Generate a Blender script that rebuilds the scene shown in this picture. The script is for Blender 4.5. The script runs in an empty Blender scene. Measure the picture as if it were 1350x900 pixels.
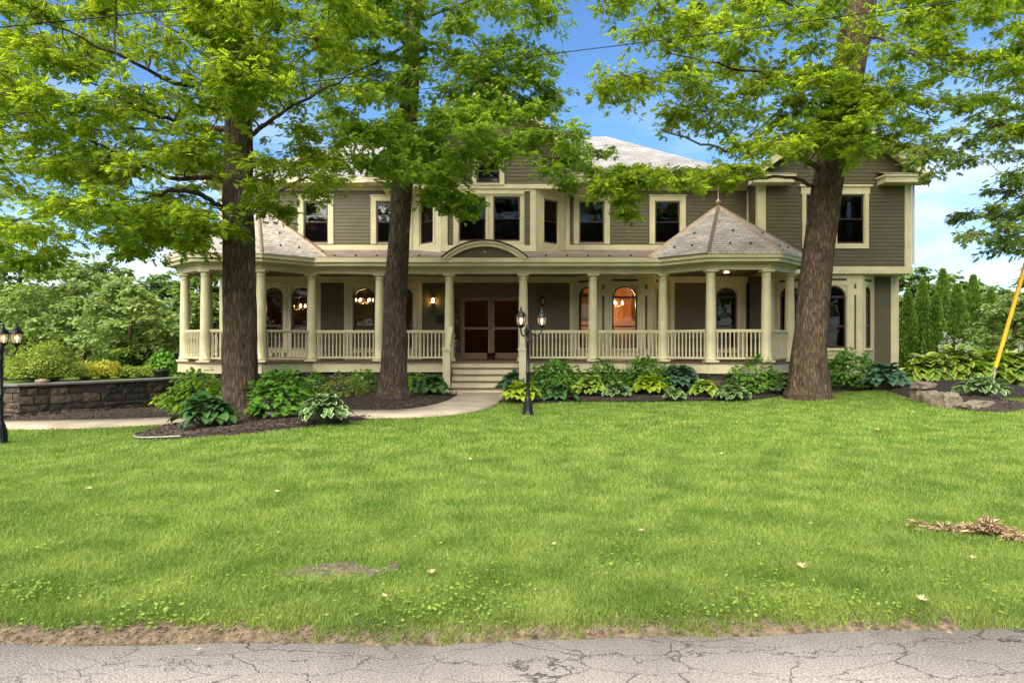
import bpy, bmesh, math, random
import numpy as np
from mathutils import Vector, noise as mnoise

# ------------------------------------------------------------------ scene, camera, sky, sun, exposure
sc = bpy.context.scene
COL = sc.collection
R = math.radians
CAMH = 1.36
cam = bpy.data.cameras.new('camera'); cam.lens = 24.0; cam.sensor_width = 36.0
cam.shift_y = 0.0037; cam.clip_start = 0.1; cam.clip_end = 3000
camo = bpy.data.objects.new('camera', cam); COL.objects.link(camo)
camo.location = (0, 0, CAMH); camo.rotation_euler = (R(90), 0, 0)
sc.camera = camo
sc.view_settings.view_transform = 'Standard'; sc.view_settings.look = 'None'
sc.view_settings.gamma = 1.0; sc.view_settings.exposure = 2.15
SUN_EL, SUN_AZ = 46.0, 204.0      # azimuth clockwise from +Y: behind the camera, a little to the left
w = bpy.data.worlds.new('World'); sc.world = w; w.use_nodes = True
nt = w.node_tree; nt.nodes.clear()
sky = nt.nodes.new('ShaderNodeTexSky'); sky.sky_type = 'NISHITA'; sky.sun_disc = False
sky.sun_elevation = R(SUN_EL); sky.sun_rotation = R(SUN_AZ)
sky.air_density = 1.0; sky.dust_density = 0.4; sky.ozone_density = 5.0
tc = nt.nodes.new('ShaderNodeTexCoord')
mp = nt.nodes.new('ShaderNodeMapping'); mp.inputs['Scale'].default_value = (1.6, 1.6, 6.5); mp.inputs['Location'].default_value = (2.3, 0.4, 0.2)
nz = nt.nodes.new('ShaderNodeTexNoise'); nz.inputs['Scale'].default_value = 1.7; nz.inputs['Detail'].default_value = 9; nz.inputs['Roughness'].default_value = 0.6
nz.inputs['Distortion'].default_value = 0.6
rp = nt.nodes.new('ShaderNodeValToRGB'); rp.color_ramp.elements[0].position = 0.42; rp.color_ramp.elements[1].position = 0.66
rp.color_ramp.elements[1].color = (0.9, 0.9, 0.9, 1)
sep = nt.nodes.new('ShaderNodeSeparateXYZ')
hr = nt.nodes.new('ShaderNodeMapRange'); hr.inputs['From Min'].default_value = 0.36; hr.inputs['From Max'].default_value = 0.12
mu = nt.nodes.new('ShaderNodeMath'); mu.operation = 'MULTIPLY'
mx = nt.nodes.new('ShaderNodeMixRGB'); mx.inputs['Color2'].default_value = (6.6, 7.2, 8.0, 1)
bg = nt.nodes.new('ShaderNodeBackground'); bg.inputs['Strength'].default_value = 0.05
wo = nt.nodes.new('ShaderNodeOutputWorld')
L = nt.links.new
L(tc.outputs['Generated'], mp.inputs['Vector']); L(mp.outputs[0], nz.inputs['Vector']); L(nz.outputs['Fac'], rp.inputs['Fac'])
L(tc.outputs['Generated'], sep.inputs[0]); L(sep.outputs['Z'], hr.inputs['Value'])
L(rp.outputs[0], mu.inputs[0]); L(hr.outputs[0], mu.inputs[1]); L(mu.outputs[0], mx.inputs['Fac'])
hs = nt.nodes.new('ShaderNodeHueSaturation'); hs.inputs['Saturation'].default_value = 1.12
L(sky.outputs[0], hs.inputs['Color']); L(hs.outputs[0], mx.inputs['Color1']); L(mx.outputs[0], bg.inputs['Color']); L(bg.outputs[0], wo.inputs['Surface'])
sl = bpy.data.lights.new('sun', 'SUN'); sl.energy = 3.0; sl.angle = R(75.0); sl.color = (1.0, 0.92, 0.78)
so = bpy.data.objects.new('sun', sl); COL.objects.link(so)
az = R(SUN_AZ); el = R(SUN_EL)
sd = Vector((math.sin(az)*math.cos(el), math.cos(az)*math.cos(el), math.sin(el)))
so.rotation_euler = sd.to_track_quat('Z', 'Y').to_euler(); so.location = (0, 0, 30)

def P(px, py, Y):            # a pixel of the photograph at a distance -> a place
    return np.array(((px-675)/900*Y, Y, CAMH+(455-py)/900*Y))

# ------------------------------------------------------------------ materials
MATS = {}
def newmat(name):
    m = bpy.data.materials.new(name); m.use_nodes = True
    MATS[name] = m
    return m, m.node_tree.nodes, m.node_tree.links
def pr(m): return m.node_tree.nodes['Principled BSDF']
def simple(name, col, rough=0.6, metal=0.0, var=0.12, nscale=6.0, bump=0.0, bscale=60.0, spec=0.4):
    m, N, K = newmat(name); b = pr(m)
    b.inputs['Roughness'].default_value = rough; b.inputs['Metallic'].default_value = metal
    b.inputs['Specular IOR Level'].default_value = spec
    t = N.new('ShaderNodeTexCoord'); n = N.new('ShaderNodeTexNoise'); n.inputs['Scale'].default_value = nscale; n.inputs['Detail'].default_value = 6
    r = N.new('ShaderNodeMapRange'); r.inputs['From Min'].default_value = 0.3; r.inputs['From Max'].default_value = 0.7
    r.inputs['To Min'].default_value = 1-var; r.inputs['To Max'].default_value = 1+var*0.6
    v = N.new('ShaderNodeVectorMath'); v.operation = 'SCALE'; v.inputs[0].default_value = col
    K.new(t.outputs['Object'], n.inputs['Vector']); K.new(n.outputs['Fac'], r.inputs['Value'])
    K.new(r.outputs[0], v.inputs['Scale']); K.new(v.outputs[0], b.inputs['Base Color'])
    if bump:
        n2 = N.new('ShaderNodeTexNoise'); n2.inputs['Scale'].default_value = bscale; n2.inputs['Detail'].default_value = 5
        bp = N.new('ShaderNodeBump'); bp.inputs['Strength'].default_value = bump; bp.inputs['Distance'].default_value = 0.02
        K.new(t.outputs['Object'], n2.inputs['Vector']); K.new(n2.outputs['Fac'], bp.inputs['Height']); K.new(bp.outputs[0], b.inputs['Normal'])
    return m
trim = simple('cream paint', (0.52, 0.465, 0.285), 0.5, var=0.16, nscale=2.2)
siding = simple('olive siding', (0.078, 0.067, 0.026), 0.55, var=0.16, nscale=2.2, bump=0.1, bscale=90)
sash_m = simple('dark brown sash', (0.045, 0.022, 0.016), 0.35, var=0.1)
wood = simple('oiled red wood', (0.10, 0.055, 0.028), 0.4, var=0.35, nscale=9)
doorwood = simple('door wood', (0.17, 0.088, 0.04), 0.38, var=0.3, nscale=11)
deckm = simple('brown deck board', (0.13, 0.07, 0.045), 0.6, var=0.2, nscale=5)
black = simple('black cast iron', (0.008, 0.008, 0.008), 0.4, var=0.2, spec=0.3)
copper = simple('weathered copper', (0.36, 0.25, 0.16), 0.45, 0.5, var=0.3, nscale=8)
concrete = simple('walk concrete', (0.40, 0.325, 0.24), 0.85, var=0.28, nscale=1.6, bump=0.4, bscale=70)
soil = simple('dirt', (0.14, 0.105, 0.075), 0.95, var=0.5, nscale=14, bump=0.9, bscale=60)
mulch = simple('dark mulch', (0.045, 0.030, 0.021), 0.95, var=0.6, nscale=40, bump=1.0, bscale=55)
chipm = simple('mulch chips', (0.095, 0.066, 0.048), 0.9, var=0.6, nscale=30)
rockm = simple('field rock', (0.19, 0.15, 0.105), 0.85, var=0.45, nscale=5, bump=0.8, bscale=14)
capstone = simple('bluestone cap', (0.16, 0.15, 0.135), 0.8, var=0.3, nscale=4, bump=0.4, bscale=30)
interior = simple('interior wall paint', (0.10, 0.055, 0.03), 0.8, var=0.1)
kitchen = simple('kitchen wall', (0.55, 0.20, 0.035), 0.7, var=0.15)
curtain = simple('linen blind', (0.20, 0.19, 0.16), 0.9, var=0.1)
yellow = simple('yellow plastic', (0.80, 0.42, 0.02), 0.45, var=0.12, nscale=3)
steel = simple('galvanised steel', (0.35, 0.35, 0.35), 0.4, 0.8)
dryleaf = simple('dry leaf', (0.46, 0.32, 0.17), 0.8, var=0.5, nscale=30)
paleleaf = simple('pale dry leaf', (0.42, 0.36, 0.18), 0.8, var=0.3, nscale=30)
polem = simple('pole wood', (0.12, 0.085, 0.06), 0.9, var=0.3, nscale=10, bump=0.5)
twigm = simple('green stem', (0.07, 0.10, 0.03), 0.7)
white = simple('white paint', (0.75, 0.75, 0.72), 0.4)
petal = simple('pale lilac flower', (0.55, 0.50, 0.55), 0.7)

def emit(name, col, s):
    m, N, K = newmat(name); b = pr(m); b.inputs['Base Color'].default_value = (*col, 1)
    b.inputs['Emission Color'].default_value = (*col, 1); b.inputs['Emission Strength'].default_value = s
    return m
bulb = emit('warm bulb', (1.0, 0.62, 0.28), 2.2)
bulb_dim = emit('soft bulb', (1.0, 0.74, 0.5), 0.9)

def glass_mat(name, tint, rough=0.02, ior=1.5):
    m, N, K = newmat(name); N.remove(pr(m))
    tr = N.new('ShaderNodeBsdfTransparent'); tr.inputs[0].default_value = (*tint, 1)
    gl = N.new('ShaderNodeBsdfGlossy'); gl.inputs['Roughness'].default_value = rough; gl.inputs['Color'].default_value = (0.95, 0.95, 0.95, 1)
    fr = N.new('ShaderNodeFresnel'); fr.inputs['IOR'].default_value = ior
    n = N.new('ShaderNodeTexNoise'); n.inputs['Scale'].default_value = 1.3
    t = N.new('ShaderNodeTexCoord'); bp = N.new('ShaderNodeBump'); bp.inputs['Strength'].default_value = 0.06; bp.inputs['Distance'].default_value = 0.1
    K.new(t.outputs['Object'], n.inputs['Vector']); K.new(n.outputs['Fac'], bp.inputs['Height']); K.new(bp.outputs[0], gl.inputs['Normal'])
    mix = N.new('ShaderNodeMixShader'); K.new(fr.outputs[0], mix.inputs[0]); K.new(tr.outputs[0], mix.inputs[1]); K.new(gl.outputs[0], mix.inputs[2])
    K.new(mix.outputs[0], N['Material Output'].inputs['Surface'])
    return m
glass = glass_mat('window glass', (0.75, 0.78, 0.76), ior=1.5)
lglass = glass_mat('lantern glass', (0.95, 0.92, 0.85), rough=0.1)
_n = lglass.node_tree.nodes; _k = lglass.node_tree.links; _t = _n.new('ShaderNodeBsdfTranslucent'); _t.inputs[0].default_value = (.8, .7, .6, 1)
_m = _n.new('ShaderNodeMixShader'); _m.inputs[0].default_value = .45; _s = _n['Material Output'].inputs['Surface'].links[0].from_socket; _k.new(_s, _m.inputs[1]); _k.new(_t.outputs[0], _m.inputs[2]); _k.new(_m.outputs[0], _n['Material Output'].inputs['Surface'])
screenm = glass_mat('screen mesh', (0.55, 0.50, 0.46), rough=0.6, ior=1.08)

def leafmat(name, c0, c1, trans=0.42, rough=0.5, var_scale=0.5, edge=None, tcol=None, namp=1.6):
    m, N, K = newmat(name); b = pr(m)
    a = N.new('ShaderNodeAttribute'); a.attribute_name = 'rnd'
    mixc = N.new('ShaderNodeMixRGB'); mixc.inputs[1].default_value = (*c0, 1); mixc.inputs[2].default_value = (*c1, 1)
    t = N.new('ShaderNodeTexCoord'); n = N.new('ShaderNodeTexNoise'); n.inputs['Scale'].default_value = var_scale; n.inputs['Detail'].default_value = 3
    K.new(t.outputs['Object'], n.inputs['Vector'])
    ma = N.new('ShaderNodeMath'); ma.operation = 'MULTIPLY_ADD'; ma.inputs[1].default_value = namp; ma.inputs[2].default_value = -namp/2
    mb = N.new('ShaderNodeMath'); mb.operation = 'ADD'; mb.use_clamp = True
    K.new(n.outputs['Fac'], ma.inputs[0]); K.new(ma.outputs[0], mb.inputs[0]); K.new(a.outputs['Fac'], mb.inputs[1])
    K.new(mb.outputs[0], mixc.inputs[0])
    out = mixc.outputs[0]
    if edge:
        e = N.new('ShaderNodeAttribute'); e.attribute_name = 'edge'
        mr = N.new('ShaderNodeMapRange'); mr.inputs['From Min'].default_value = edge[1]; mr.inputs['From Max'].default_value = edge[1]+0.12
        K.new(e.outputs['Fac'], mr.inputs['Value'])
        m2 = N.new('ShaderNodeMixRGB'); m2.inputs[2].default_value = (*edge[0], 1)
        K.new(mr.outputs[0], m2.inputs[0]); K.new(out, m2.inputs[1]); out = m2.outputs[0]
    K.new(out, b.inputs['Base Color']); b.inputs['Roughness'].default_value = rough; b.inputs['Specular IOR Level'].default_value = 0.35
    tl = N.new('ShaderNodeBsdfTranslucent'); g = N.new('ShaderNodeMixRGB'); g.blend_type = 'MULTIPLY'; g.inputs[0].default_value = 1.0
    g.inputs[2].default_value = (*(tcol or (1.7, 1.55, 0.55)), 1)
    K.new(out, g.inputs[1]); K.new(g.outputs[0], tl.inputs['Color'])
    mix = N.new('ShaderNodeMixShader'); mix.inputs[0].default_value = trans
    K.new(b.outputs[0], mix.inputs[1]); K.new(tl.outputs[0], mix.inputs[2]); K.new(mix.outputs[0], N['Material Output'].inputs['Surface'])
    return m
oak = leafmat('oak leaf', (0.14, 0.225, 0.022), (0.27, 0.37, 0.035), 0.62, rough=0.42, tcol=(2.2, 2.0, 0.7))
oak_dark = leafmat('oak leaf mid', (0.12, 0.21, 0.03), (0.24, 0.35, 0.042), 0.62, rough=0.42, tcol=(2.1, 2.0, 0.75))
oak_blue = leafmat('oak leaf cool', (0.12, 0.19, 0.05), (0.22, 0.31, 0.07), 0.55)
bgleaf = leafmat('wood leaf', (0.055, 0.11, 0.024), (0.17, 0.25, 0.05), 0.42)
bgpale = leafmat('ornamental leaf', (0.13, 0.21, 0.065), (0.30, 0.38, 0.12), 0.42)
conif = leafmat('arborvitae', (0.05, 0.115, 0.016), (0.15, 0.24, 0.03), 0.25)
hydr = leafmat('hydrangea leaf', (0.07, 0.19, 0.024), (0.16, 0.33, 0.035), 0.38, var_scale=1.5)
hydr_b = leafmat('bright shrub leaf', (0.12, 0.25, 0.015), (0.24, 0.38, 0.02), 0.35, var_scale=1.5)
host_g = leafmat('green hosta', (0.035, 0.10, 0.030), (0.08, 0.17, 0.045), 0.2, rough=0.4, var_scale=2)
host_b = leafmat('blue hosta', (0.05, 0.12, 0.07), (0.10, 0.20, 0.11), 0.2, rough=0.45, var_scale=2)
host_y = leafmat('gold hosta', (0.24, 0.36, 0.02), (0.38, 0.48, 0.04), 0.3, rough=0.4, var_scale=2)
host_v = leafmat('white edged hosta', (0.05, 0.13, 0.03), (0.10, 0.21, 0.05), 0.2, rough=0.4, var_scale=2, edge=((0.46, 0.54, 0.25), 0.66), tcol=(1.1, 1.1, 0.8))
host_vy = leafmat('yellow edged hosta', (0.10, 0.25, 0.025), (0.19, 0.36, 0.035), 0.3, rough=0.4, var_scale=2, edge=((0.50, 0.55, 0.10), 0.5), tcol=(1.2, 1.2, 0.7))
goldsh = leafmat('gold shrub', (0.30, 0.34, 0.03), (0.55, 0.46, 0.05), 0.3)
mound_m = leafmat('spirea', (0.13, 0.21, 0.025), (0.30, 0.36, 0.05), 0.35)

def bark(name, c0, c1):
    m, N, K = newmat(name); b = pr(m); b.inputs['Roughness'].default_value = 0.9; b.inputs['Specular IOR Level'].default_value = 0.2
    t = N.new('ShaderNodeTexCoord'); mpp = N.new('ShaderNodeMapping'); mpp.inputs['Scale'].default_value = (21, 21, 3.4)
    n0 = N.new('ShaderNodeTexNoise'); n0.inputs['Scale'].default_value = 1.0; n0.inputs['Detail'].default_value = 8; n0.inputs['Roughness'].default_value = 0.65
    n0.inputs['Distortion'].default_value = 0.7
    v = N.new('ShaderNodeTexVoronoi'); v.feature = 'DISTANCE_TO_EDGE'; v.inputs['Scale'].default_value = 1.0
    K.new(t.outputs['Object'], mpp.inputs[0]); K.new(mpp.outputs[0], n0.inputs['Vector'])
    mixv = N.new('ShaderNodeMixRGB'); mixv.inputs[0].default_value = 0.25; K.new(mpp.outputs[0], mixv.inputs[1]); K.new(n0.outputs['Color'], mixv.inputs[2])
    mv = N.new('ShaderNodeVectorMath'); mv.operation = 'ADD'; K.new(mpp.outputs[0], mv.inputs[0]); K.new(n0.outputs['Color'], mv.inputs[1]); K.new(mv.outputs[0], v.inputs['Vector'])
    r = N.new('ShaderNodeValToRGB'); r.color_ramp.elements[0].position = 0.0; r.color_ramp.elements[1].position = 0.45
    r.color_ramp.elements[0].color = (*c0, 1); r.color_ramp.elements[1].color = (*c1, 1)
    K.new(v.outputs['Distance'], r.inputs['Fac'])
    n3 = N.new('ShaderNodeTexNoise'); n3.inputs['Scale'].default_value = 3.0; n3.inputs['Detail'].default_value = 7; K.new(t.outputs['Object'], n3.inputs['Vector'])
    mr3 = N.new('ShaderNodeMapRange'); mr3.inputs['From Min'].default_value = .3; mr3.inputs['From Max'].default_value = .7; mr3.inputs['To Min'].default_value = .65; mr3.inputs['To Max'].default_value = 1.25
    K.new(n3.outputs['Fac'], mr3.inputs['Value']); sc3 = N.new('ShaderNodeVectorMath'); sc3.operation = 'SCALE'
    K.new(r.outputs[0], sc3.inputs[0]); K.new(mr3.outputs[0], sc3.inputs['Scale']); K.new(sc3.outputs[0], b.inputs['Base Color'])
    ad = N.new('ShaderNodeMath'); ad.operation = 'ADD'; mm = N.new('ShaderNodeMath'); mm.operation = 'MINIMUM'; mm.inputs[1].default_value = 0.3
    K.new(v.outputs['Distance'], mm.inputs[0]); K.new(mm.outputs[0], ad.inputs[0]); K.new(n0.outputs['Fac'], ad.inputs[1])
    bp = N.new('ShaderNodeBump'); bp.inputs['Strength'].default_value = 0.9; bp.inputs['Distance'].default_value = 0.035
    K.new(ad.outputs[0], bp.inputs['Height']); K.new(bp.outputs[0], b.inputs['Normal'])
    return m
bark1 = bark('oak bark', (0.045, 0.031, 0.021), (0.19, 0.138, 0.092))
bark2 = bark('light oak bark', (0.045, 0.030, 0.018), (0.19, 0.135, 0.085))

def roofmat(name, c0, c1, bw=0.22, bh=0.13, rough=0.65):
    m, N, K = newmat(name); b = pr(m); b.inputs['Roughness'].default_value = rough
    u = N.new('ShaderNodeUVMap'); u.uv_map = 'UVMap'
    br = N.new('ShaderNodeTexBrick'); br.inputs['Scale'].default_value = 1.0; br.inputs['Brick Width'].default_value = bw; br.inputs['Row Height'].default_value = bh
    br.inputs['Mortar Size'].default_value = 0.007; br.inputs['Mortar Smooth'].default_value = 0.3; br.offset = 0.5
    br.inputs['Color1'].default_value = (*c0, 1); br.inputs['Color2'].default_value = (*c1, 1); br.inputs['Mortar'].default_value = (c0[0]*.25, c0[1]*.25, c0[2]*.25, 1)
    K.new(u.outputs[0], br.inputs['Vector'])
    n = N.new('ShaderNodeTexNoise'); n.inputs['Scale'].default_value = 1.4; n.inputs['Detail'].default_value = 7; K.new(u.outputs[0], n.inputs['Vector'])
    r = N.new('ShaderNodeMapRange'); r.inputs['From Min'].default_value = .3; r.inputs['From Max'].default_value = .7; r.inputs['To Min'].default_value = .72; r.inputs['To Max'].default_value = 1.2
    K.new(n.outputs['Fac'], r.inputs['Value']); s = N.new('ShaderNodeVectorMath'); s.operation = 'SCALE'; K.new(br.outputs['Color'], s.inputs[0]); K.new(r.outputs[0], s.inputs['Scale'])
    K.new(s.outputs[0], b.inputs['Base Color'])
    # each course tilts: sawtooth height up the slope
    sp = N.new('ShaderNodeSeparateXYZ'); K.new(u.outputs[0], sp.inputs[0])
    dv = N.new('ShaderNodeMath'); dv.operation = 'DIVIDE'; dv.inputs[1].default_value = bh; K.new(sp.outputs['Y'], dv.inputs[0])
    fr = N.new('ShaderNodeMath'); fr.operation = 'FRACT'; K.new(dv.outputs[0], fr.inputs[0])
    sb = N.new('ShaderNodeMath'); sb.operation = 'SUBTRACT'; sb.inputs[0].default_value = 1.0; K.new(fr.outputs[0], sb.inputs[1])
    s2 = N.new('ShaderNodeMath'); s2.operation = 'SUBTRACT'; K.new(sb.outputs[0], s2.inputs[0]); K.new(br.outputs['Fac'], s2.inputs[1])
    bp = N.new('ShaderNodeBump'); bp.inputs['Strength'].default_value = 0.8; bp.inputs['Distance'].default_value = 0.02
    K.new(s2.outputs[0], bp.inputs['Height']); K.new(bp.outputs[0], b.inputs['Normal'])
    return m
slate = roofmat('weathered slate', (0.36, 0.31, 0.25), (0.54, 0.475, 0.395))
slate_top = roofmat('main roof shingle', (0.26, 0.24, 0.225), (0.36, 0.335, 0.315), 0.3, 0.14)
shingle = roofmat('brown porch shingle', (0.19, 0.14, 0.105), (0.31, 0.24, 0.19))

def stonemat():
    m, N, K = newmat('wall stone'); b = pr(m); b.inputs['Roughness'].default_value = 0.9
    a = N.new('ShaderNodeAttribute'); a.attribute_name = 'rnd'
    r = N.new('ShaderNodeValToRGB'); e = r.color_ramp.elements; e[0].color = (0.032, 0.028, 0.022, 1); e[1].color = (0.11, 0.08, 0.05, 1); e[1].position = 1
    k = e.new(0.5); k.color = (0.07, 0.058, 0.044, 1)
    t = N.new('ShaderNodeTexCoord'); n = N.new('ShaderNodeTexNoise'); n.inputs['Scale'].default_value = 11; n.inputs['Detail'].default_value = 8
    K.new(t.outputs['Object'], n.inputs['Vector']); K.new(a.outputs['Fac'], r.inputs['Fac'])
    mr = N.new('ShaderNodeMapRange'); mr.inputs['From Min'].default_value = .3; mr.inputs['From Max'].default_value = .7; mr.inputs['To Min'].default_value = .5; mr.inputs['To Max'].default_value = 1.4
    K.new(n.outputs['Fac'], mr.inputs['Value']); s = N.new('ShaderNodeVectorMath'); s.operation = 'SCALE'; K.new(r.outputs[0], s.inputs[0]); K.new(mr.outputs[0], s.inputs['Scale'])
    K.new(s.outputs[0], b.inputs['Base Color'])
    bp = N.new('ShaderNodeBump'); bp.inputs['Strength'].default_value = .8; bp.inputs['Distance'].default_value = .03; K.new(n.outputs['Fac'], bp.inputs['Height']); K.new(bp.outputs[0], b.inputs['Normal'])
    return m
stone = stonemat()

def asphalt_mat():
    m, N, K = newmat('old asphalt'); b = pr(m); b.inputs['Roughness'].default_value = 0.9; b.inputs['Specular IOR Level'].default_value = 0.25
    t = N.new('ShaderNodeTexCoord')
    n = N.new('ShaderNodeTexNoise'); n.inputs['Scale'].default_value = 110; n.inputs['Detail'].default_value = 3; K.new(t.outputs['Object'], n.inputs['Vector'])
    n1 = N.new('ShaderNodeTexNoise'); n1.inputs['Scale'].default_value = 1.1; n1.inputs['Detail'].default_value = 6; K.new(t.outputs['Object'], n1.inputs['Vector'])
    r = N.new('ShaderNodeValToRGB'); e = r.color_ramp.elements; e[0].position = .34; e[1].position = .68; e[0].color = (0.18, 0.16, 0.138, 1); e[1].color = (0.46, 0.41, 0.355, 1)
    K.new(n.outputs['Fac'], r.inputs['Fac'])
    m1 = N.new('ShaderNodeMapRange'); m1.inputs['From Min'].default_value = .3; m1.inputs['From Max'].default_value = .7; m1.inputs['To Min'].default_value = .8; m1.inputs['To Max'].default_value = 1.15
    K.new(n1.outputs['Fac'], m1.inputs['Value'])
    s = N.new('ShaderNodeVectorMath'); s.operation = 'SCALE'; K.new(r.outputs[0], s.inputs[0]); K.new(m1.outputs[0], s.inputs['Scale'])
    prev = s.outputs[0]; hts = []
    for (scl, thr, off, wob) in (((0.28, 2.3, 1), 0.0045, 0.0, 0.34), ((2.4, 5.2, 1), 0.007, 5.3, 0.16)):
        nn = N.new('ShaderNodeTexNoise'); nn.inputs['Scale'].default_value = 2.4; nn.inputs['Detail'].default_value = 7; nn.inputs['Roughness'].default_value = .65; K.new(t.outputs['Object'], nn.inputs['Vector'])
        sc_ = N.new('ShaderNodeVectorMath'); sc_.operation = 'SCALE'; sc_.inputs['Scale'].default_value = wob*2; K.new(nn.outputs['Color'], sc_.inputs[0])
        ad = N.new('ShaderNodeVectorMath'); ad.operation = 'ADD'; K.new(t.outputs['Object'], ad.inputs[0]); K.new(sc_.outputs[0], ad.inputs[1])
        mp_ = N.new('ShaderNodeMapping'); mp_.inputs['Scale'].default_value = scl; mp_.inputs['Location'].default_value = (off, off, 0); K.new(ad.outputs[0], mp_.inputs[0])
        v = N.new('ShaderNodeTexVoronoi'); v.feature = 'DISTANCE_TO_EDGE'; v.inputs['Scale'].default_value = 1.0; K.new(mp_.outputs[0], v.inputs['Vector'])
        mr = N.new('ShaderNodeMapRange'); mr.inputs['From Min'].default_value = 0; mr.inputs['From Max'].default_value = thr*1.8; mr.inputs['To Min'].default_value = 1; mr.inputs['To Max'].default_value = 0
        K.new(v.outputs['Distance'], mr.inputs['Value'])
        gate = N.new('ShaderNodeTexNoise'); gate.inputs['Scale'].default_value = 0.9; gm = N.new('ShaderNodeMapping'); gm.inputs['Location'].default_value = (off*3+1, 2, 0); K.new(t.outputs['Object'], gm.inputs[0]); K.new(gm.outputs[0], gate.inputs['Vector'])
        gr = N.new('ShaderNodeMapRange'); gr.inputs['From Min'].default_value = .45 if off else .36; gr.inputs['From Max'].default_value = .62 if off else .52; K.new(gate.outputs['Fac'], gr.inputs['Value'])
        mm = N.new('ShaderNodeMath'); mm.operation = 'MULTIPLY'; K.new(mr.outputs[0], mm.inputs[0]); K.new(gr.outputs[0], mm.inputs[1])
        mixc = N.new('ShaderNodeMixRGB'); mixc.inputs[2].default_value = (0.06, 0.052, 0.044, 1); K.new(mm.outputs[0], mixc.inputs[0]); K.new(prev, mixc.inputs[1]); prev = mixc.outputs[0]
        hts.append(mm.outputs[0])
    K.new(prev, b.inputs['Base Color'])
    ah = N.new('ShaderNodeMath'); ah.operation = 'ADD'; K.new(hts[0], ah.inputs[0]); K.new(hts[1], ah.inputs[1])
    ng = N.new('ShaderNodeMath'); ng.operation = 'MULTIPLY_ADD'; ng.inputs[1].default_value = -1.5; K.new(ah.outputs[0], ng.inputs[0]); K.new(n.outputs['Fac'], ng.inputs[2])
    bp = N.new('ShaderNodeBump'); bp.inputs['Strength'].default_value = .6; bp.inputs['Distance'].default_value = .01; K.new(ng.outputs[0], bp.inputs['Height']); K.new(bp.outputs[0], b.inputs['Normal'])
    return m
asphalt = asphalt_mat()

def lawn_mat():
    m, N, K = newmat('lawn ground'); b = pr(m); b.inputs['Roughness'].default_value = 0.95; b.inputs['Specular IOR Level'].default_value = 0.1
    t = N.new('ShaderNodeTexCoord')
    n = N.new('ShaderNodeTexNoise'); n.inputs['Scale'].default_value = 0.55; n.inputs['Detail'].default_value = 8; n.inputs['Roughness'].default_value = .62; K.new(t.outputs['Object'], n.inputs['Vector'])
    n2 = N.new('ShaderNodeTexNoise'); n2.inputs['Scale'].default_value = 28; n2.inputs['Detail'].default_value = 6; K.new(t.outputs['Object'], n2.inputs['Vector'])
    r = N.new('ShaderNodeValToRGB'); e = r.color_ramp.elements; e[0].position = .35; e[1].position = .68; e[0].color = (0.06, 0.125, 0.014, 1); e[1].color = (0.13, 0.20, 0.028, 1)
    K.new(n.outputs['Fac'], r.inputs['Fac'])
    mr2 = N.new('ShaderNodeMapRange'); mr2.inputs['From Min'].default_value = .3; mr2.inputs['From Max'].default_value = .7; mr2.inputs['To Min'].default_value = .6; mr2.inputs['To Max'].default_value = 1.25
    K.new(n2.outputs['Fac'], mr2.inputs['Value']); s = N.new('ShaderNodeVectorMath'); s.operation = 'SCALE'; K.new(r.outputs[0], s.inputs[0]); K.new(mr2.outputs[0], s.inputs['Scale'])
    # bare dirt along the road edge
    sp = N.new('ShaderNodeSeparateXYZ'); K.new(t.outputs['Object'], sp.inputs[0])
    n3 = N.new('ShaderNodeTexNoise'); n3.inputs['Scale'].default_value = 1.6; n3.inputs['Detail'].default_value = 8; K.new(t.outputs['Object'], n3.inputs['Vector'])
    a = N.new('ShaderNodeMath'); a.operation = 'MULTIPLY_ADD'; a.inputs[1].default_value = 1.6; K.new(n3.outputs['Fac'], a.inputs[0]); K.new(sp.outputs['Y'], a.inputs[2])
    mr = N.new('ShaderNodeMapRange'); mr.inputs['From Min'].default_value = 4.3; mr.inputs['From Max'].default_value = 4.65; mr.inputs['To Min'].default_value = 1; mr.inputs['To Max'].default_value = 0
    K.new(a.outputs[0], mr.inputs['Value'])
    d = N.new('ShaderNodeValToRGB'); e = d.color_ramp.elements; e[0].position = .3; e[1].position = .7; e[0].color = (0.045, 0.035, 0.02, 1); e[1].color = (0.21, 0.155, 0.105, 1); K.new(n2.outputs['Fac'], d.inputs['Fac'])
    mx_ = N.new('ShaderNodeMixRGB'); K.new(mr.outputs[0], mx_.inputs[0]); K.new(s.outputs[0], mx_.inputs[1]); K.new(d.outputs[0], mx_.inputs[2]); K.new(mx_.outputs[0], b.inputs['Base Color'])
    bp = N.new('ShaderNodeBump'); bp.inputs['Strength'].default_value = .7; bp.inputs['Distance'].default_value = .03; K.new(n2.outputs['Fac'], bp.inputs['Height']); K.new(bp.outputs[0], b.inputs['Normal'])
    return m
lawnm = lawn_mat()
grassm = leafmat('grass blade', (0.10, 0.185, 0.020), (0.29, 0.365, 0.075), 0.35, rough=0.6, var_scale=2.2, tcol=(1.35, 1.4, 0.6), namp=2.1)
weedm = leafmat('clover weed', (0.12, 0.22, 0.025), (0.26, 0.36, 0.05), 0.3, rough=0.6, var_scale=2)

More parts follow.
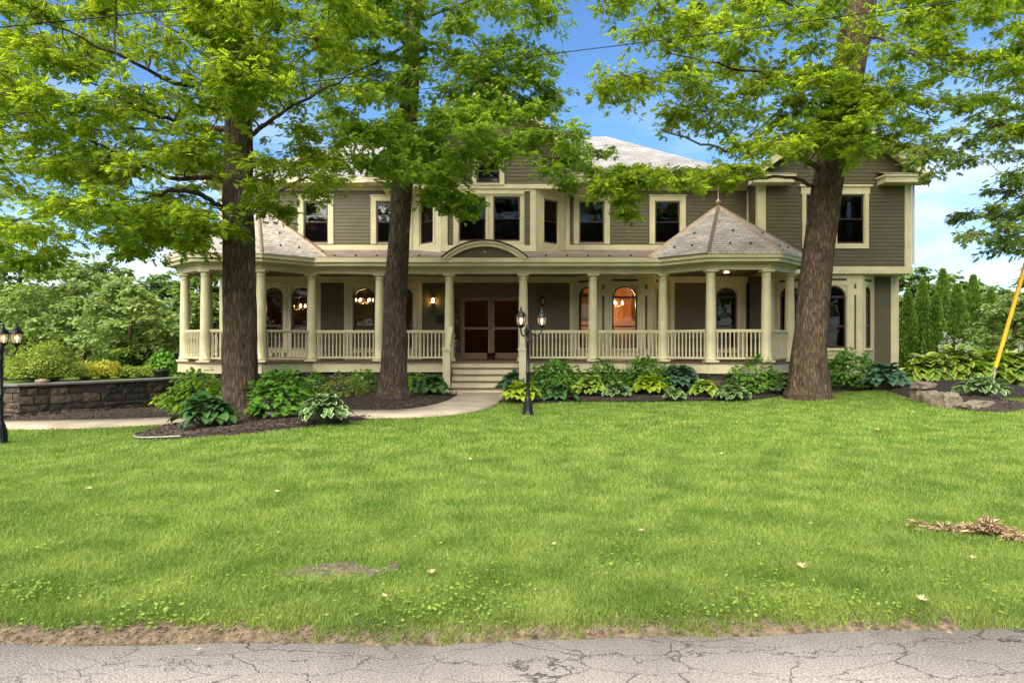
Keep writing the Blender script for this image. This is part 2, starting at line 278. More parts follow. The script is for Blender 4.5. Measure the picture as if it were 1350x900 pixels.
# ------------------------------------------------------------------ mesh helpers
WL = {}
def tag(o, label=None, cat=None, group=None, kind=None):
    if label: o['label'] = label
    if cat: o['category'] = cat
    if group: o['group'] = group
    if kind: o['kind'] = kind
    return o
def empty(name, loc, label=None, cat=None, group=None):
    o = bpy.data.objects.new(name, None); COL.objects.link(o); o.location = loc; o.empty_display_size = 0.3
    WL[o] = np.array(loc, float); tag(o, label, cat, group); return o
def link_mesh(name, me, mat, parent=None, origin=(0, 0, 0)):
    o = bpy.data.objects.new(name, me); COL.objects.link(o)
    if mat: me.materials.append(mat)
    origin = np.array(origin, float); WL[o] = origin
    if parent is not None: o.parent = parent; o.location = origin - WL[parent]
    else: o.location = origin
    return o
def np_mesh(name, V, F, mat, parent=None, origin=(0, 0, 0), attrs=None, smooth=False):
    """V (n,3) world, F (m,k) index array"""
    V = np.asarray(V, np.float32); F = np.asarray(F, np.int32); k = F.shape[1]
    me = bpy.data.meshes.new(name)
    me.vertices.add(len(V)); me.vertices.foreach_set('co', (V - np.array(origin, np.float32)).ravel())
    me.loops.add(F.size); me.loops.foreach_set('vertex_index', F.ravel())
    me.polygons.add(len(F)); me.polygons.foreach_set('loop_start', np.arange(0, F.size, k, dtype=np.int32))
    if smooth: me.polygons.foreach_set('use_smooth', np.ones(len(F), bool))
    me.update(calc_edges=True)
    for n, a in (attrs or {}).items():
        at = me.attributes.new(n, 'FLOAT', 'POINT'); at.data.foreach_set('value', np.asarray(a, np.float32))
    return link_mesh(name, me, mat, parent, origin)

class MB:
    def __init__(self, xf=None): self.v = []; self.f = []; self.uv = []; self.xf = xf; self.rn = []; self.sm = []
    def add(self, vs, fs, uvs=None, rnd=0.5, smooth=False):
        b = len(self.v)
        for p in vs:
            self.v.append(tuple(self.xf(*p)) if self.xf else tuple(p)); self.rn.append(rnd)
        for i, f in enumerate(fs):
            self.f.append([b+j for j in f]); self.uv.append(uvs[i] if uvs else None); self.sm.append(smooth)
    def box(self, x0, x1, y0, y1, z0, z1, rnd=0.5):
        vs = [(x0,y0,z0),(x1,y0,z0),(x1,y1,z0),(x0,y1,z0),(x0,y0,z1),(x1,y0,z1),(x1,y1,z1),(x0,y1,z1)]
        self.add(vs, [(0,3,2,1),(4,5,6,7),(0,1,5,4),(1,2,6,5),(2,3,7,6),(3,0,4,7)], rnd=rnd)
    def prism(self, poly, z0, z1):
        n = len(poly); vs = [(x,y,z0) for x,y in poly]+[(x,y,z1) for x,y in poly]
        fs = [tuple(range(n-1,-1,-1)), tuple(range(n,2*n))]+[(i,(i+1)%n,n+(i+1)%n,n+i) for i in range(n)]
        self.add(vs, fs)
    def slab(self, pts, t, top_uv=True):
        """planar polygon (list of 3D), extruded straight down by t, UVs in metres"""
        pts = [np.array(p, float) for p in pts]; n = len(pts)
        nr = np.zeros(3)
        for i in range(n): nr += np.cross(pts[i], pts[(i+1)%n])
        nr /= np.linalg.norm(nr)
        if nr[2] < 0: pts = pts[::-1]; nr = -nr
        h = np.cross((0,0,1), nr); h = h/np.linalg.norm(h) if np.linalg.norm(h) > 1e-6 else np.array((1,0,0)); s = np.cross(nr, h)
        uv = [(float(p@h), float(p@s)) for p in pts]
        vs = [tuple(p) for p in pts]+[tuple(p-np.array((0,0,t))) for p in pts]
        fs = [tuple(range(n)), tuple(range(2*n-1,n-1,-1))]+[(i,n+i,n+(i+1)%n,(i+1)%n) for i in range(n)]
        uvs = [uv, uv[::-1]]+[[uv[i],uv[i],uv[(i+1)%n],uv[(i+1)%n]] for i in range(n)]
        self.add(vs, fs, uvs)
    def tube(self, pts, rad, n=8, cap=True, smooth=True):
        pts = [np.array(p, float) for p in pts]; m = len(pts)
        if np.isscalar(rad): rad = [rad]*m
        t = [pts[min(i+1,m-1)]-pts[max(i-1,0)] for i in range(m)]; t = [a/(np.linalg.norm(a)+1e-9) for a in t]
        ref = np.array((0,0,1.)) if abs(t[0][2]) < .9 else np.array((1.,0,0))
        u = np.cross(t[0], ref); u /= np.linalg.norm(u); vs = []
        for i in range(m):
            u = u-(u@t[i])*t[i]; u /= np.linalg.norm(u); w_ = np.cross(t[i], u)
            for k in range(n):
                a = 2*math.pi*k/n; vs.append(tuple(pts[i]+rad[i]*(math.cos(a)*u+math.sin(a)*w_)))
        fs = [(i*n+k, i*n+(k+1)%n, (i+1)*n+(k+1)%n, (i+1)*n+k) for i in range(m-1) for k in range(n)]
        self.add(vs, fs, smooth=smooth)
        if cap: self.add(vs[:n], [tuple(range(n-1,-1,-1))]); self.add(vs[-n:], [tuple(range(n))])
    def lathe(self, prof, c=(0,0), n=16, smooth=True):
        vs = [(c[0]+r*math.cos(2*math.pi*k/n), c[1]+r*math.sin(2*math.pi*k/n), z) for r, z in prof for k in range(n)]
        m = len(prof); fs = [(i*n+k, i*n+(k+1)%n, (i+1)*n+(k+1)%n, (i+1)*n+k) for i in range(m-1) for k in range(n)]
        self.add(vs, fs, smooth=smooth)
        self.add(vs[:n], [tuple(range(n-1,-1,-1))]); self.add(vs[-n:], [tuple(range(n))])
    def build(self, name, mat, parent=None, bevel=0.0, rnd=False):
        V = np.array(self.v); lo = V.min(0); hi = V.max(0); org = np.array(((lo[0]+hi[0])/2, (lo[1]+hi[1])/2, lo[2]))
        me = bpy.data.meshes.new(name); me.from_pydata([tuple(p-org) for p in V], [], self.f)
        if any(self.sm): me.polygons.foreach_set('use_smooth', self.sm)
        if any(u is not None for u in self.uv):
            l = me.uv_layers.new(name='UVMap'); i = 0
            for f, u in zip(self.f, self.uv):
                for j in range(len(f)):
                    l.data[i].uv = u[j] if u else (0,0); i += 1
        if rnd:
            at = me.attributes.new('rnd', 'FLOAT', 'POINT'); at.data.foreach_set('value', np.array(self.rn, np.float32))
        me.update()
        o = link_mesh(name, me, mat, parent, org)
        if bevel:
            md = o.modifiers.new('bevel', 'BEVEL'); md.width = bevel; md.segments = 2; md.limit_method = 'ANGLE'
        return o
def strip(mb, line, d0, d1, z0, z1, closed=False):
    """mitred moulding along a polyline (walked left to right, outside on the right hand)"""
    n = len(line); offs = []
    for d in (d0, d1):
        row = []
        for i in range(n):
            p = np.array(line[i], float)
            a = np.array(line[i])-np.array(line[i-1]) if (i > 0 or closed) else None
            b = np.array(line[(i+1)%n])-np.array(line[i]) if (i < n-1 or closed) else None
            ns = [np.array((q[1], -q[0]))/np.linalg.norm(q) for q in (a, b) if q is not None]
            m = sum(ns); m = m/np.linalg.norm(m); k = 1/max(.3, m@ns[0]); row.append(p+m*k*d)
        offs.append(row)
    vs = [(p[0],p[1],z) for row in offs for z in (z0, z1) for p in row]
    A, B, C_, D = 0, n, 2*n, 3*n     # inner-low, inner-high, outer-low, outer-high
    fs = []
    for i in range(n if closed else n-1):
        j = (i+1)%n
        fs += [(C_+i,C_+j,D+j,D+i), (A+j,A+i,B+i,B+j), (B+i,D+i,D+j,B+j), (A+i,A+j,C_+j,C_+i)]
    if not closed: fs += [(A,C_,D,B), (A+n-1,B+n-1,D+n-1,C_+n-1)]
    mb.add(vs, fs)

def frame_xf(p0, p1, d0=0.0):
    p0 = np.array(p0, float); p1 = np.array(p1, float); u = (p1-p0)/np.linalg.norm(p1-p0); n = np.array((u[1], -u[0]))
    def f(a, d, z):      # a along the wall, d outwards, z up
        q = p0+u*a+n*(d+d0); return (q[0], q[1], z)
    return f, float(np.linalg.norm(p1-p0))
def smoothstep(a, b, x):
    t = np.clip((x-a)/(b-a), 0, 1); return t*t*(3-2*t)

# ------------------------------------------------------------------ the lie of the land
WALL_LINE = [(-40.0, 12.6), (-15.0, 14.7), (-11.3, 15.6), (-10.1, 17.0), (-9.4, 18.2), (-9.1, 19.4)]
def inside(poly, x, y):
    x = np.asarray(x, float); y = np.asarray(y, float); c = np.zeros(np.broadcast(x, y).shape, bool); n = len(poly)
    for i in range(n):
        x0, y0 = poly[i]; x1, y1 = poly[(i+1)%n]
        if y0 == y1: continue
        c ^= ((y0 > y) != (y1 > y)) & (x < (x1-x0)*(y-y0)/(y1-y0)+x0)
    return c
def seg_dist(line, x, y):
    d = np.full(np.broadcast(x, y).shape, 1e9)
    for (x0, y0), (x1, y1) in zip(line[:-1], line[1:]):
        dx, dy = x1-x0, y1-y0; t = np.clip(((x-x0)*dx+(y-y0)*dy)/(dx*dx+dy*dy), 0, 1)
        d = np.minimum(d, np.hypot(x-(x0+t*dx), y-(y0+t*dy)))
    return d
TERR = WALL_LINE+[(-9.1, 30), (-20, 600), (-600, 600), (-600, 12.6)]
def gz(x, y):
    x = np.asarray(x, float); y = np.asarray(y, float)
    z = -0.30*smoothstep(-3.0, -9.0, x)*smoothstep(4.0, 9.0, y)
    z = z+0.02*np.sin(x*0.7+1)*np.sin(y*0.5)
    s = np.where(inside(TERR, x, y), 1, -1)*seg_dist(WALL_LINE, x, y)
    up = smoothstep(0.08, 0.26, s)
    z = z*(1-up)+0.36*up
    z = z+0.34*np.exp(-(((x-12.3)/1.9)**2+((y-18.6)/1.5)**2))+0.16*np.exp(-(((x-10.3)/.8)**2+((y-15.4)/.9)**2))
    e_ = 3.19+.17*smoothstep(-1., 2.5, x); z = z-0.055*(1-smoothstep(-.06, .12, y-e_))
    return z
def gzf(x, y): return float(gz(x, y))

def smooth_poly(pts, n=6, closed=True):
    out = []; m = len(pts)
    for i in range(m if closed else m-1):
        p = [np.array(pts[(i+k-1)%m] if closed else pts[min(max(i+k-1,0),m-1)], float) for k in range(4)]
        for j in range(n):
            t = j/n
            out.append(tuple(.5*((2*p[1])+(-p[0]+p[2])*t+(2*p[0]-5*p[1]+4*p[2]-p[3])*t*t+(-p[0]+3*p[1]-3*p[2]+p[3])*t**3)))
    if not closed: out.append(tuple(pts[-1]))
    return out
BED_OAK = smooth_poly([(-6.4,11.9),(-6.0,10.9),(-5.2,10.45),(-4.3,10.4),(-3.6,10.9),(-2.8,12.1),(-2.7,12.7),(-4.2,13.4),(-6.2,13.6)])
BED_PORCH = [(-1.45,19.6),(-1.45,17.5),(-1.6,16.0),(-2.0,14.9),(-2.4,14.1),(-3.2,13.9),(-4.5,14.3),(-7.1,14.7),(-10.7,14.5),(-14.9,14.3),(-14.9,14.75),(-11.3,15.65),(-10.1,17.05),(-9.4,18.2),(-9.1,19.6),(-5,19.8)]
BED_RIGHT = [(-.1,18.9),(-.25,17.2)]+smooth_poly([(-.3,16.15),(.4,15.9),(1.5,16.0),(4.2,16.6),(6.3,17.3),(7.5,18.5),(9.5,19.4),(11.6,20.0),(12.9,20.9)], 5, False)+[(12.9,22.2),(-.1,21.5)]
BED_STONE = smooth_poly([(9.9,16.8),(9.5,15.2),(9.3,14.1),(9.8,13.7),(10.7,14.2),(11.5,15.2),(11.9,16.6),(14.6,17.2),(15.5,20),(12.0,20.8),(10.6,19.6),(10.1,18)])
PATH_C = smooth_poly([(-40,12.6),(-16,13.6),(-10.7,13.95),(-7.1,14.15),(-4.5,13.8),(-3.0,13.35),(-1.95,13.45),(-1.3,14.3),(-.95,15.8),(-.85,17.2),(-.78,18.95)], 8, False)
def path_poly(hw):
    c = np.array(PATH_C); t = np.gradient(c, axis=0); t /= np.linalg.norm(t, axis=1)[:, None]; n = np.stack((-t[:,1], t[:,0]), 1)
    return c+n*hw, c-n*hw
# ------------------------------------------------------------------ ground, road, path, beds
def axis(lo, hi, step, far):
    a = list(np.arange(lo, hi+1e-6, step)); d = step; x = hi
    while x < far: d *= 1.35; x += d; a.append(x)
    d = step; x = lo
    while x > -far: d *= 1.35; x -= d; a.insert(0, x)
    return np.array(a)
gx = axis(-18, 18, 0.2, 1800)
gy = np.unique(np.concatenate([axis(2.0, 24, 0.2, 1800), np.arange(2.9, 3.7, .05)]))
X, Y = np.meshgrid(gx, gy); Z = gz(X, Y)
nX, nY = len(gx), len(gy)
idx = np.arange(nX*nY).reshape(nY, nX)
F = np.stack([idx[:-1,:-1], idx[:-1,1:], idx[1:,1:], idx[1:,:-1]], -1).reshape(-1, 4)
ground = np_mesh('ground', np.stack([X, Y, Z], -1).reshape(-1, 3), F, lawnm, smooth=True)
tag(ground, 'green lawn ground running back from the road', 'lawn', kind='structure')

rng = np.random.default_rng(7); random.seed(7)
xs = np.concatenate([np.linspace(-300, -9, 12)[:-1], np.arange(-9, 9, .06), np.linspace(9, 300, 12)])
edge = np.array([3.19+0.05*mnoise.noise((x*1.3, 0, 0))+0.025*mnoise.noise((x*7, 3, 0))+0.012*mnoise.noise((x*25, 9, 0))+.17*smoothstep(-1., 2.5, x) for x in xs])
rows = [(-4.5, 0), (1.5, 0)]
V = []; 
for x, e in zip(xs, edge): V += [(x, -4.5, -.03), (x, 2.6, -.025), (x, e-.02, -.028), (x, e, -.075)]
V = np.array(V); n = len(xs); ii = np.arange(n-1)[:, None]*4
F = np.concatenate([ii+np.array([[k, 4+k, 5+k, 1+k]]) for k in range(3)])
road = np_mesh('road', V, F, asphalt); tag(road, 'cracked grey asphalt road along the lawn', 'road', kind='structure')

def sheet(name, poly, off, mat, label, cat, mound=0.0):
    bm = bmesh.new(); vs = [bm.verts.new((x, y, 0)) for x, y in poly]; bm.faces.new(vs)
    bmesh.ops.triangulate(bm, faces=bm.faces[:])
    for _ in range(6):
        es = [e for e in bm.edges if e.calc_length() > .45]
        if not es: break
        bmesh.ops.subdivide_edges(bm, edges=es, cuts=1); bmesh.ops.triangulate(bm, faces=[f for f in bm.faces if len(f.verts) > 3])
    for v in bm.verts:
        d = float(seg_dist(list(poly)+[poly[0]], v.co.x, v.co.y))
        v.co.z = gzf(v.co.x, v.co.y)+off*min(1, .25+d/.15)+mound*(1-math.exp(-d/.35))+.012*mnoise.noise((v.co.x*4, v.co.y*4, 0))
    bmesh.ops.recalc_face_normals(bm, faces=bm.faces[:])
    me = bpy.data.meshes.new(name); bm.to_mesh(me); bm.free()
    if me.polygons[0].normal.z < 0: me.flip_normals()
    o = link_mesh(name, me, mat); tag(o, label, cat, kind='structure'); return o
sheet('mulch_bed', BED_OAK, .03, mulch, 'dark mulch bed around the left oak in front of the path', 'mulch bed', .05)
sheet('mulch_bed', BED_PORCH, .03, mulch, 'dark mulch ground between the path and the porch', 'mulch bed', .05)
sheet('mulch_bed', BED_RIGHT, .03, mulch, 'dark mulch bed along the right half of the house', 'mulch bed', .05)
sheet('mulch_bed', BED_STONE, .03, mulch, 'dark mulch of the raised bed behind the rocks', 'mulch bed', .05)
a, b = path_poly(.62)
V = []
for p, q in zip(a, b):
    for r_, dz in ((0, -.05), (.015, .045), (.5, .055), (.985, .045), (1, -.05)):
        c_ = p*(1-r_)+q*r_; V.append((c_[0], c_[1], gzf(*((p+q)/2))+dz+.012))
n = len(a); ii = np.arange(n-1)[:, None]*5
F = np.concatenate([ii+np.array([[k, 1+k, 6+k, 5+k]]) for k in range(4)])
o = np_mesh('path', V, F, concrete); tag(o, 'tan concrete walk curving to the porch steps', 'path', kind='structure')
a_in, b_in = path_poly(.70); PATHP = [tuple(p) for p in a_in]+[tuple(p) for p in b_in[::-1]]

# mulch chips, pebbles
def chips(name, polys, n, size, mat, label, cat, zoff=.07):
    pts = []
    for poly, k in zip(polys, n):
        P_ = np.array(poly); lo, hi = P_.min(0), P_.max(0); q = rng.uniform(lo, hi, (k*3, 2)); q = q[inside(poly, q[:,0], q[:,1])][:k]; pts.append(q)
    q = np.concatenate(pts); q = q[~inside(PATHP, q[:,0], q[:,1])]; m = len(q)
    z = gz(q[:,0], q[:,1])+zoff+rng.uniform(-.01, .012, m)
    ang = rng.uniform(0, 6.28, m); l = size*rng.uniform(.5, 1.6, m); wd = l*rng.uniform(.25, .6, m); tilt = rng.uniform(-.5, .5, m)
    c, s = np.cos(ang), np.sin(ang); base = np.stack([q[:,0], q[:,1], z], 1)
    u = np.stack([c, s, tilt], 1)*l[:,None]; v = np.stack([-s, c, rng.uniform(-.5, .5, m)], 1)*wd[:,None]
    V = np.stack([base-u-v, base+u-v*.6, base+u*.8+v, base-u*.7+v], 1).reshape(-1, 3); F = np.arange(m*4).reshape(-1, 4)
    o = np_mesh(name, V, F, mat); tag(o, label, cat, kind='stuff')
chips('mulch_chips', [BED_OAK, BED_PORCH, BED_RIGHT, BED_STONE], [5500, 12000, 5000, 3500], .022, chipm, 'shredded bark chips lying on the planting beds', 'mulch')

def stonebox(mb, x0, x1, y0, y1, z0, z1, j=.018):
    q = lambda: random.uniform(-j, j)
    vs = [(x0,y0,z0),(x1,y0,z0),(x1,y0,z1),(x0,y0,z1)]+[(x0+q()+.008,y1+q()*.6,z0+q()*.6+.006),(x1+q()-.008,y1+q()*.6,z0+q()*.6+.006),(x1+q()-.008,y1+q()*.6,z1+q()*.6-.006),(x0+q()+.008,y1+q()*.6,z1+q()*.6-.006)]
    c = tuple(sum(v[i] for v in vs[4:])/4+(.022 if i == 1 else 0) for i in range(3)); vs.append(c)
    mb.add(vs, [(0,1,5,4),(1,2,6,5),(2,3,7,6),(3,0,4,7),(4,5,8),(5,6,8),(6,7,8),(7,4,8)], rnd=random.random())
# ------------------------------------------------------------------ the house
house = empty('house', (-.8, 22.5, 0), 'two storey olive clapboard house with cream trim and a columned porch between two pavilions', 'house')
DECK = .89
def segs(U, z0, z1, holes):
    us = sorted({0.0, U}|{min(max(h[0], 0), U) for h in holes}|{min(max(h[1], 0), U) for h in holes}); out = []
    for a_, b_ in zip(us[:-1], us[1:]):
        if b_-a_ < 1e-4: continue
        m_ = (a_+b_)/2; hs = sorted([(h[2], h[3]) for h in holes if h[0] < m_ < h[1]]); z = z0
        for h0, h1 in hs:
            if h0 > z+1e-4: out.append((a_, b_, z, min(h0, z1)))
            z = max(z, h1)
        if z < z1-1e-4: out.append((a_, b_, z, z1))
    return out
LAP = .115
def laps(mb, xf, U, z0, z1, holes=(), lim=None):
    for a_, b_, s0, s1 in segs(U, z0, z1, list(holes)):
        k = math.floor(s0/LAP)
        while k*LAP < s1-1e-4:
            q0 = max(s0, k*LAP); q1 = min(s1, (k+1)*LAP); t0 = (q0-k*LAP)/LAP; t1 = (q1-k*LAP)/LAP
            d0 = .016-.014*t0; d1 = .016-.014*t1; la, lb, ha, hb = a_, b_, a_, b_
            if lim:
                l0 = lim(q0); l1 = lim(q1); la = max(a_, l0[0]); lb = min(b_, l0[1]); ha = max(a_, l1[0]); hb = min(b_, l1[1])
                if ha > hb: ha = hb = min(max((l1[0]+l1[1])/2, la), lb)
            if lb > la:
                mb.add([xf(la,d0,q0), xf(lb,d0,q0), xf(hb,d1,q1), xf(ha,d1,q1)], [(0,1,2,3)])
                if t0 < .01: mb.add([xf(la,.002,q0), xf(lb,.002,q0), xf(lb,d0,q0), xf(la,d0,q0)], [(0,1,2,3)])
            k += 1
def wall(name, p0, p1, z0, z1, holes=(), lim=None, mat=siding):
    xf, U = frame_xf(p0, p1); mb = MB(); laps(mb, xf, U, z0, z1, holes, lim); return mb.build(name, mat, house)
def flat_wall(name, p0, p1, z0, z1, holes, mat=trim, d=(-.03, .012)):
    xf, U = frame_xf(p0, p1); mb = MB(xf)
    for a_, b_, s0, s1 in segs(U, z0, z1, list(holes)): mb.box(a_, b_, d[0], d[1], s0, s1)
    return mb.build(name, mat, house)
def boards(name, p0, p1, rects, mat=trim, d0=.0, d1=.035, bevel=0):
    xf, U = frame_xf(p0, p1); o = None
    for r_ in rects:
        mb = MB(xf); mb.box(r_[0], r_[1], d0, r_[4] if len(r_) > 4 else d1, r_[2], r_[3]); o = mb.build(name, mat, house, bevel=bevel)
    return o

def arc_pts(uc, r, zs, n=14, rz=None):
    rz = rz or r
    return [(uc-r*math.cos(math.pi*i/n), zs+rz*math.sin(math.pi*i/n)) for i in range(n+1)]
def window(p0, p1, u0, u1, z0, z1, arched=False, cas=.13, head=.17, sill=True, bars='hung', screen=True, label=None, jamb=True, cheeks=(True, True)):
    xf, U = frame_xf(p0, p1); mb = MB(xf); w_ = u1-u0; uc = (u0+u1)/2
    if cas:
        if cheeks[0]: mb.box(u0-cas, u0, .0, .04, z0-.02, z1)
        if cheeks[1]: mb.box(u1, u1+cas, .0, .04, z0-.02, z1)
        if head: mb.box(u0-(cas if cheeks[0] else 0)-.0, u1+(cas if cheeks[1] else 0), 0, .042, z1, z1+head); mb.box(u0-cas-.03, u1+cas+.03, 0, .075, z1+head, z1+head+.035)
    mb.box(u0-.001, u0+.02, -.12, .001, z0, z1); mb.box(u1-.02, u1+.001, -.12, .001, z0, z1)
    mb.box(u0+.02, u1-.02, -.12, .001, z1-.02, z1+.001); mb.box(u0+.02, u1-.02, -.12, .001, z0-.001, z0+.02)
    a0, a1, b0, b1 = u0+.02, u1-.02, z0+.02, z1-.02; r = (a1-a0)/2; zs = b1-r*.9 if arched else b1
    if arched:
        ap = arc_pts(uc, r, zs, rz=r*.9)
        for (ua, za), (ub, zb) in zip(ap[:-1], ap[1:]):
            vs = [(ua,-.01,za),(ub,-.01,zb),(ub,-.01,b1+.001),(ua,-.01,b1+.001),(ua,-.11,za),(ub,-.11,zb),(ub,-.11,b1+.001),(ua,-.11,b1+.001)]
            mb.add(vs, [(0,1,2,3),(7,6,5,4),(0,4,5,1)])
    win = mb.build('window', trim, house)
    if label: win['label'] = label
    s = MB(xf); f = .05
    s.box(a0, a0+f, -.09, -.03, b0, zs); s.box(a1-f, a1, -.09, -.03, b0, zs); s.box(a0+f, a1-f, -.09, -.03, b0, b0+f*1.3)
    if arched:
        o_ = arc_pts(uc, r, zs, rz=r*.9); i_ = arc_pts(uc, r-f, zs, rz=r*.9-f)
        for k in range(len(o_)-1):
            vs = [(*o_[k][:1],-.03,o_[k][1]),(o_[k+1][0],-.03,o_[k+1][1]),(i_[k+1][0],-.03,i_[k+1][1]),(i_[k][0],-.03,i_[k][1])]
            vs += [(v_[0], -.09, v_[2]) for v_ in vs]
            s.add(vs, [(0,1,2,3),(7,6,5,4),(2,6,7,3),(0,4,5,1)])
        s.box(a0+f, a1-f, -.085, -.035, zs-.03, zs+.03)
        if bars == 'hung': s.box(a0+f, a1-f, -.085, -.035, (b0+zs)/2-.025-.12, (b0+zs)/2+.025-.12)
    else:
        s.box(a0+f, a1-f, -.09, -.03, b1-f, b1)
        if bars == 'hung': s.box(a0+f, a1-f, -.085, -.035, (b0+b1)/2-.028, (b0+b1)/2+.028)
    s.build('sash', sash_m, win)
    g = MB(xf); poly = ([(a0+f*.6, b0+f), (a1-f*.6, b0+f)]+arc_pts(uc, r-f*.6, zs, rz=r*.9-f*.6)[::-1]) if arched else [(a0+f*.6,b0+f*.6),(a1-f*.6,b0+f*.6),(a1-f*.6,b1-f*.6),(a0+f*.6,b1-f*.6)]
    g.add([(u, -.062, z) for u, z in poly], [tuple(range(len(poly)))]); g.build('pane', glass, win)
    if screen and not arched:
        g = MB(xf); g.box(a0+f*.5, a1-f*.5, -.034, -.030, b0+f, (b0+b1)/2); g.build('insect_screen', screenm, win)
    if sill:
        g = MB(xf); g.box(u0-cas*.9, u1+cas*.9, -.02, .075, z0-.06, z0-.021); g.build('sill', trim, win)
    return win

X0 = -9.6
def mu_(a_, b_, z0, z1): return (a_-X0, b_-X0, z0, z1)
M0, M1 = (X0, 22.5), (7.76, 22.5)
UP = [(-6.88, -6.05), (-4.48, -3.63), (2.20, 3.05), (4.70, 5.55)]
LOW = [(-8.18, -7.53), (-7.28, -6.58), (-5.25, -4.5), (-3.95, -3.25), (6.72, 7.43)]
holes = [mu_(a_, b_, 4.71, 6.11) for a_, b_ in UP]+[mu_(a_, b_, 1.25, 3.28) for a_, b_ in LOW]
holes += [mu_(-2.05, .82, DECK, 3.6), mu_(2.05, 5.2, .5, 3.62), mu_(-3.2, 1.7, 4.5, 6.3)]
wall('wall', M0, M1, .6, 6.75, holes)
for a_, b_ in UP: window(M0, M1, a_-X0, b_-X0, 4.71, 6.11, cas=.17, head=.16, sill=False)
for i, (a_, b_) in enumerate(LOW): window(M0, M1, a_-X0, b_-X0, 1.25, 3.28, arched=True, cas=.12, head=.1, cheeks=(True, True))
# belts, friezes and casings of the main wall
bd = [mu_(-9.6, -3.27, 4.48, 4.66), mu_(1.77, 7.76, 4.48, 4.66), mu_(-9.6, -3.9, 6.45, 6.72), mu_(2.3, 7.76, 6.45, 6.72),
      mu_(-9.6, 7.76, 3.42, 3.62) , mu_(-9.61, -9.42, .89, 6.45), mu_(-3.42, -3.27, 4.66, 6.45), mu_(1.77, 1.9, 4.66, 6.45)]
boards('belt_board', M0, M1, [b_+(.048,) if i == 4 else b_ for i, b_ in enumerate(bd)])
pan = [mu_(-8.34, -6.42, .89, 1.18), mu_(-5.4, -3.1, .89, 1.18), mu_(6.58, 7.58, .89, 1.18), mu_(-8.34, -6.42, 3.385+.03, 3.42), mu_(-7.40, -7.405+.001, 1.2, 1.25),
       mu_(-6.46, -6.30, .89, 3.419), mu_(-8.47, -8.31, .89, 3.419), mu_(-5.53, -5.38, .89, 3.419), mu_(-3.12, -2.97, .89, 3.419), mu_(1.9, 2.04, .89, 3.419), mu_(5.21, 5.35, .89, 3.419), mu_(6.45, 6.59, .89, 3.419), mu_(7.56, 7.70, .89, 3.419), mu_(-4.37, -4.08, 1.2, 3.28)]
boards('window_panel', M0, M1, pan, d1=.03)
boards('panel_slot', M0, M1, [mu_(a_+.06+k*.2, a_+.2+k*.2, .98, 1.12) for a_ in (-8.2, -5.3, 6.6) for k in range(4)], mat=siding, d0=.031, d1=.034)
# left, rear and right walls
wall('wall', (X0, 31.5), (X0, 22.5), .6, 6.75); wall('wall', (12.54, 31.5), (X0, 31.5), .6, 6.75)
boards('corner_board', (X0, 31.5), (X0, 22.5), [(8.85, 9.02, .6, 6.45), (0, .15, .6, 6.45)])

# upper canted bay
def canted(pb0, pf0, pf1, pb1): return [(pb0, pf0), (pf0, pf1), (pf1, pb1)]
UB = canted((-3.26, 22.5), (-2.23, 21.5), (.74, 21.5), (1.76, 22.5))
for k, (p0, p1) in enumerate(UB):
    Uw = math.dist(p0, p1)
    if k == 1: wins = [(.55, 1.42), (1.63, 2.50)]; strips = [(.2, .38), (2.62, 2.80)]
    else: wins = [(.36, 1.07)]; strips = []
    hs = [(a_, b_, 4.62, 6.05) for a_, b_ in wins]
    flat_wall('bay_wall', p0, p1, 3.9, 6.36, hs+[(a_, b_, 4.5, 6.2) for a_, b_ in strips])
    if strips:
        xf, U_ = frame_xf(p0, p1, -.04); mb = MB(); laps(mb, xf, U_, 4.4, 6.25, [(a_, b_, 4.4, 6.25) for a_, b_ in wins]+[(.45, 2.55, 4.4, 6.3)]); mb.build('siding_strip', siding, house)
    for a_, b_ in wins: window(p0, p1, a_, b_, 4.62, 6.05, cas=.06 if k == 1 else .08, head=.06, sill=False)
boards('bay_belt', *UB[1], [(-.02, 2.99, 4.30, 4.48)], d1=.05)

# right lower canted bay with the lit window
KB = canted((2.05, 22.5), (2.75, 21.8), (4.5, 21.8), (5.2, 22.5))
def panel_bay(B, wmid, wside, zb, ztop, slits, litlabel=None, wz=(1.25, 3.27)):
    for k, (p0, p1) in enumerate(B):
        U_ = math.dist(p0, p1); wn = wmid if k == 1 else wside; hs = [(wn[0], wn[1], *wz)]
        sl_ = ([(a_, b_, wz[0]-.02, 2.95) for a_, b_ in slits]+[(a_, b_, 3.15, 3.3) for a_, b_ in slits]+[(wn[0], wn[1], 3.40, 3.47)]+[(wn[0], wn[0]+.25, zb+.12, zb+.26), (wn[1]-.25, wn[1], zb+.12, zb+.26)]) if k == 1 else [(wn[0], wn[1], 3.40, 3.47), (wn[0]+.05, wn[1]-.05, zb+.12, zb+.26)]
        flat_wall('bay_wall', p0, p1, zb, ztop, hs+sl_)
        xf, _ = frame_xf(p0, p1, -.045); mb = MB(); laps(mb, xf, U_, zb, ztop-.01, hs); mb.build('siding_strip', siding, house)
        window(p0, p1, wn[0], wn[1], *wz, arched=True, cas=.05, head=0, label=litlabel)
panel_bay(KB, (.43, 1.27), (.16, .83), .5, 3.62, [(.13, .20), (1.50, 1.57)], 'arched window with warm orange light behind the glass')

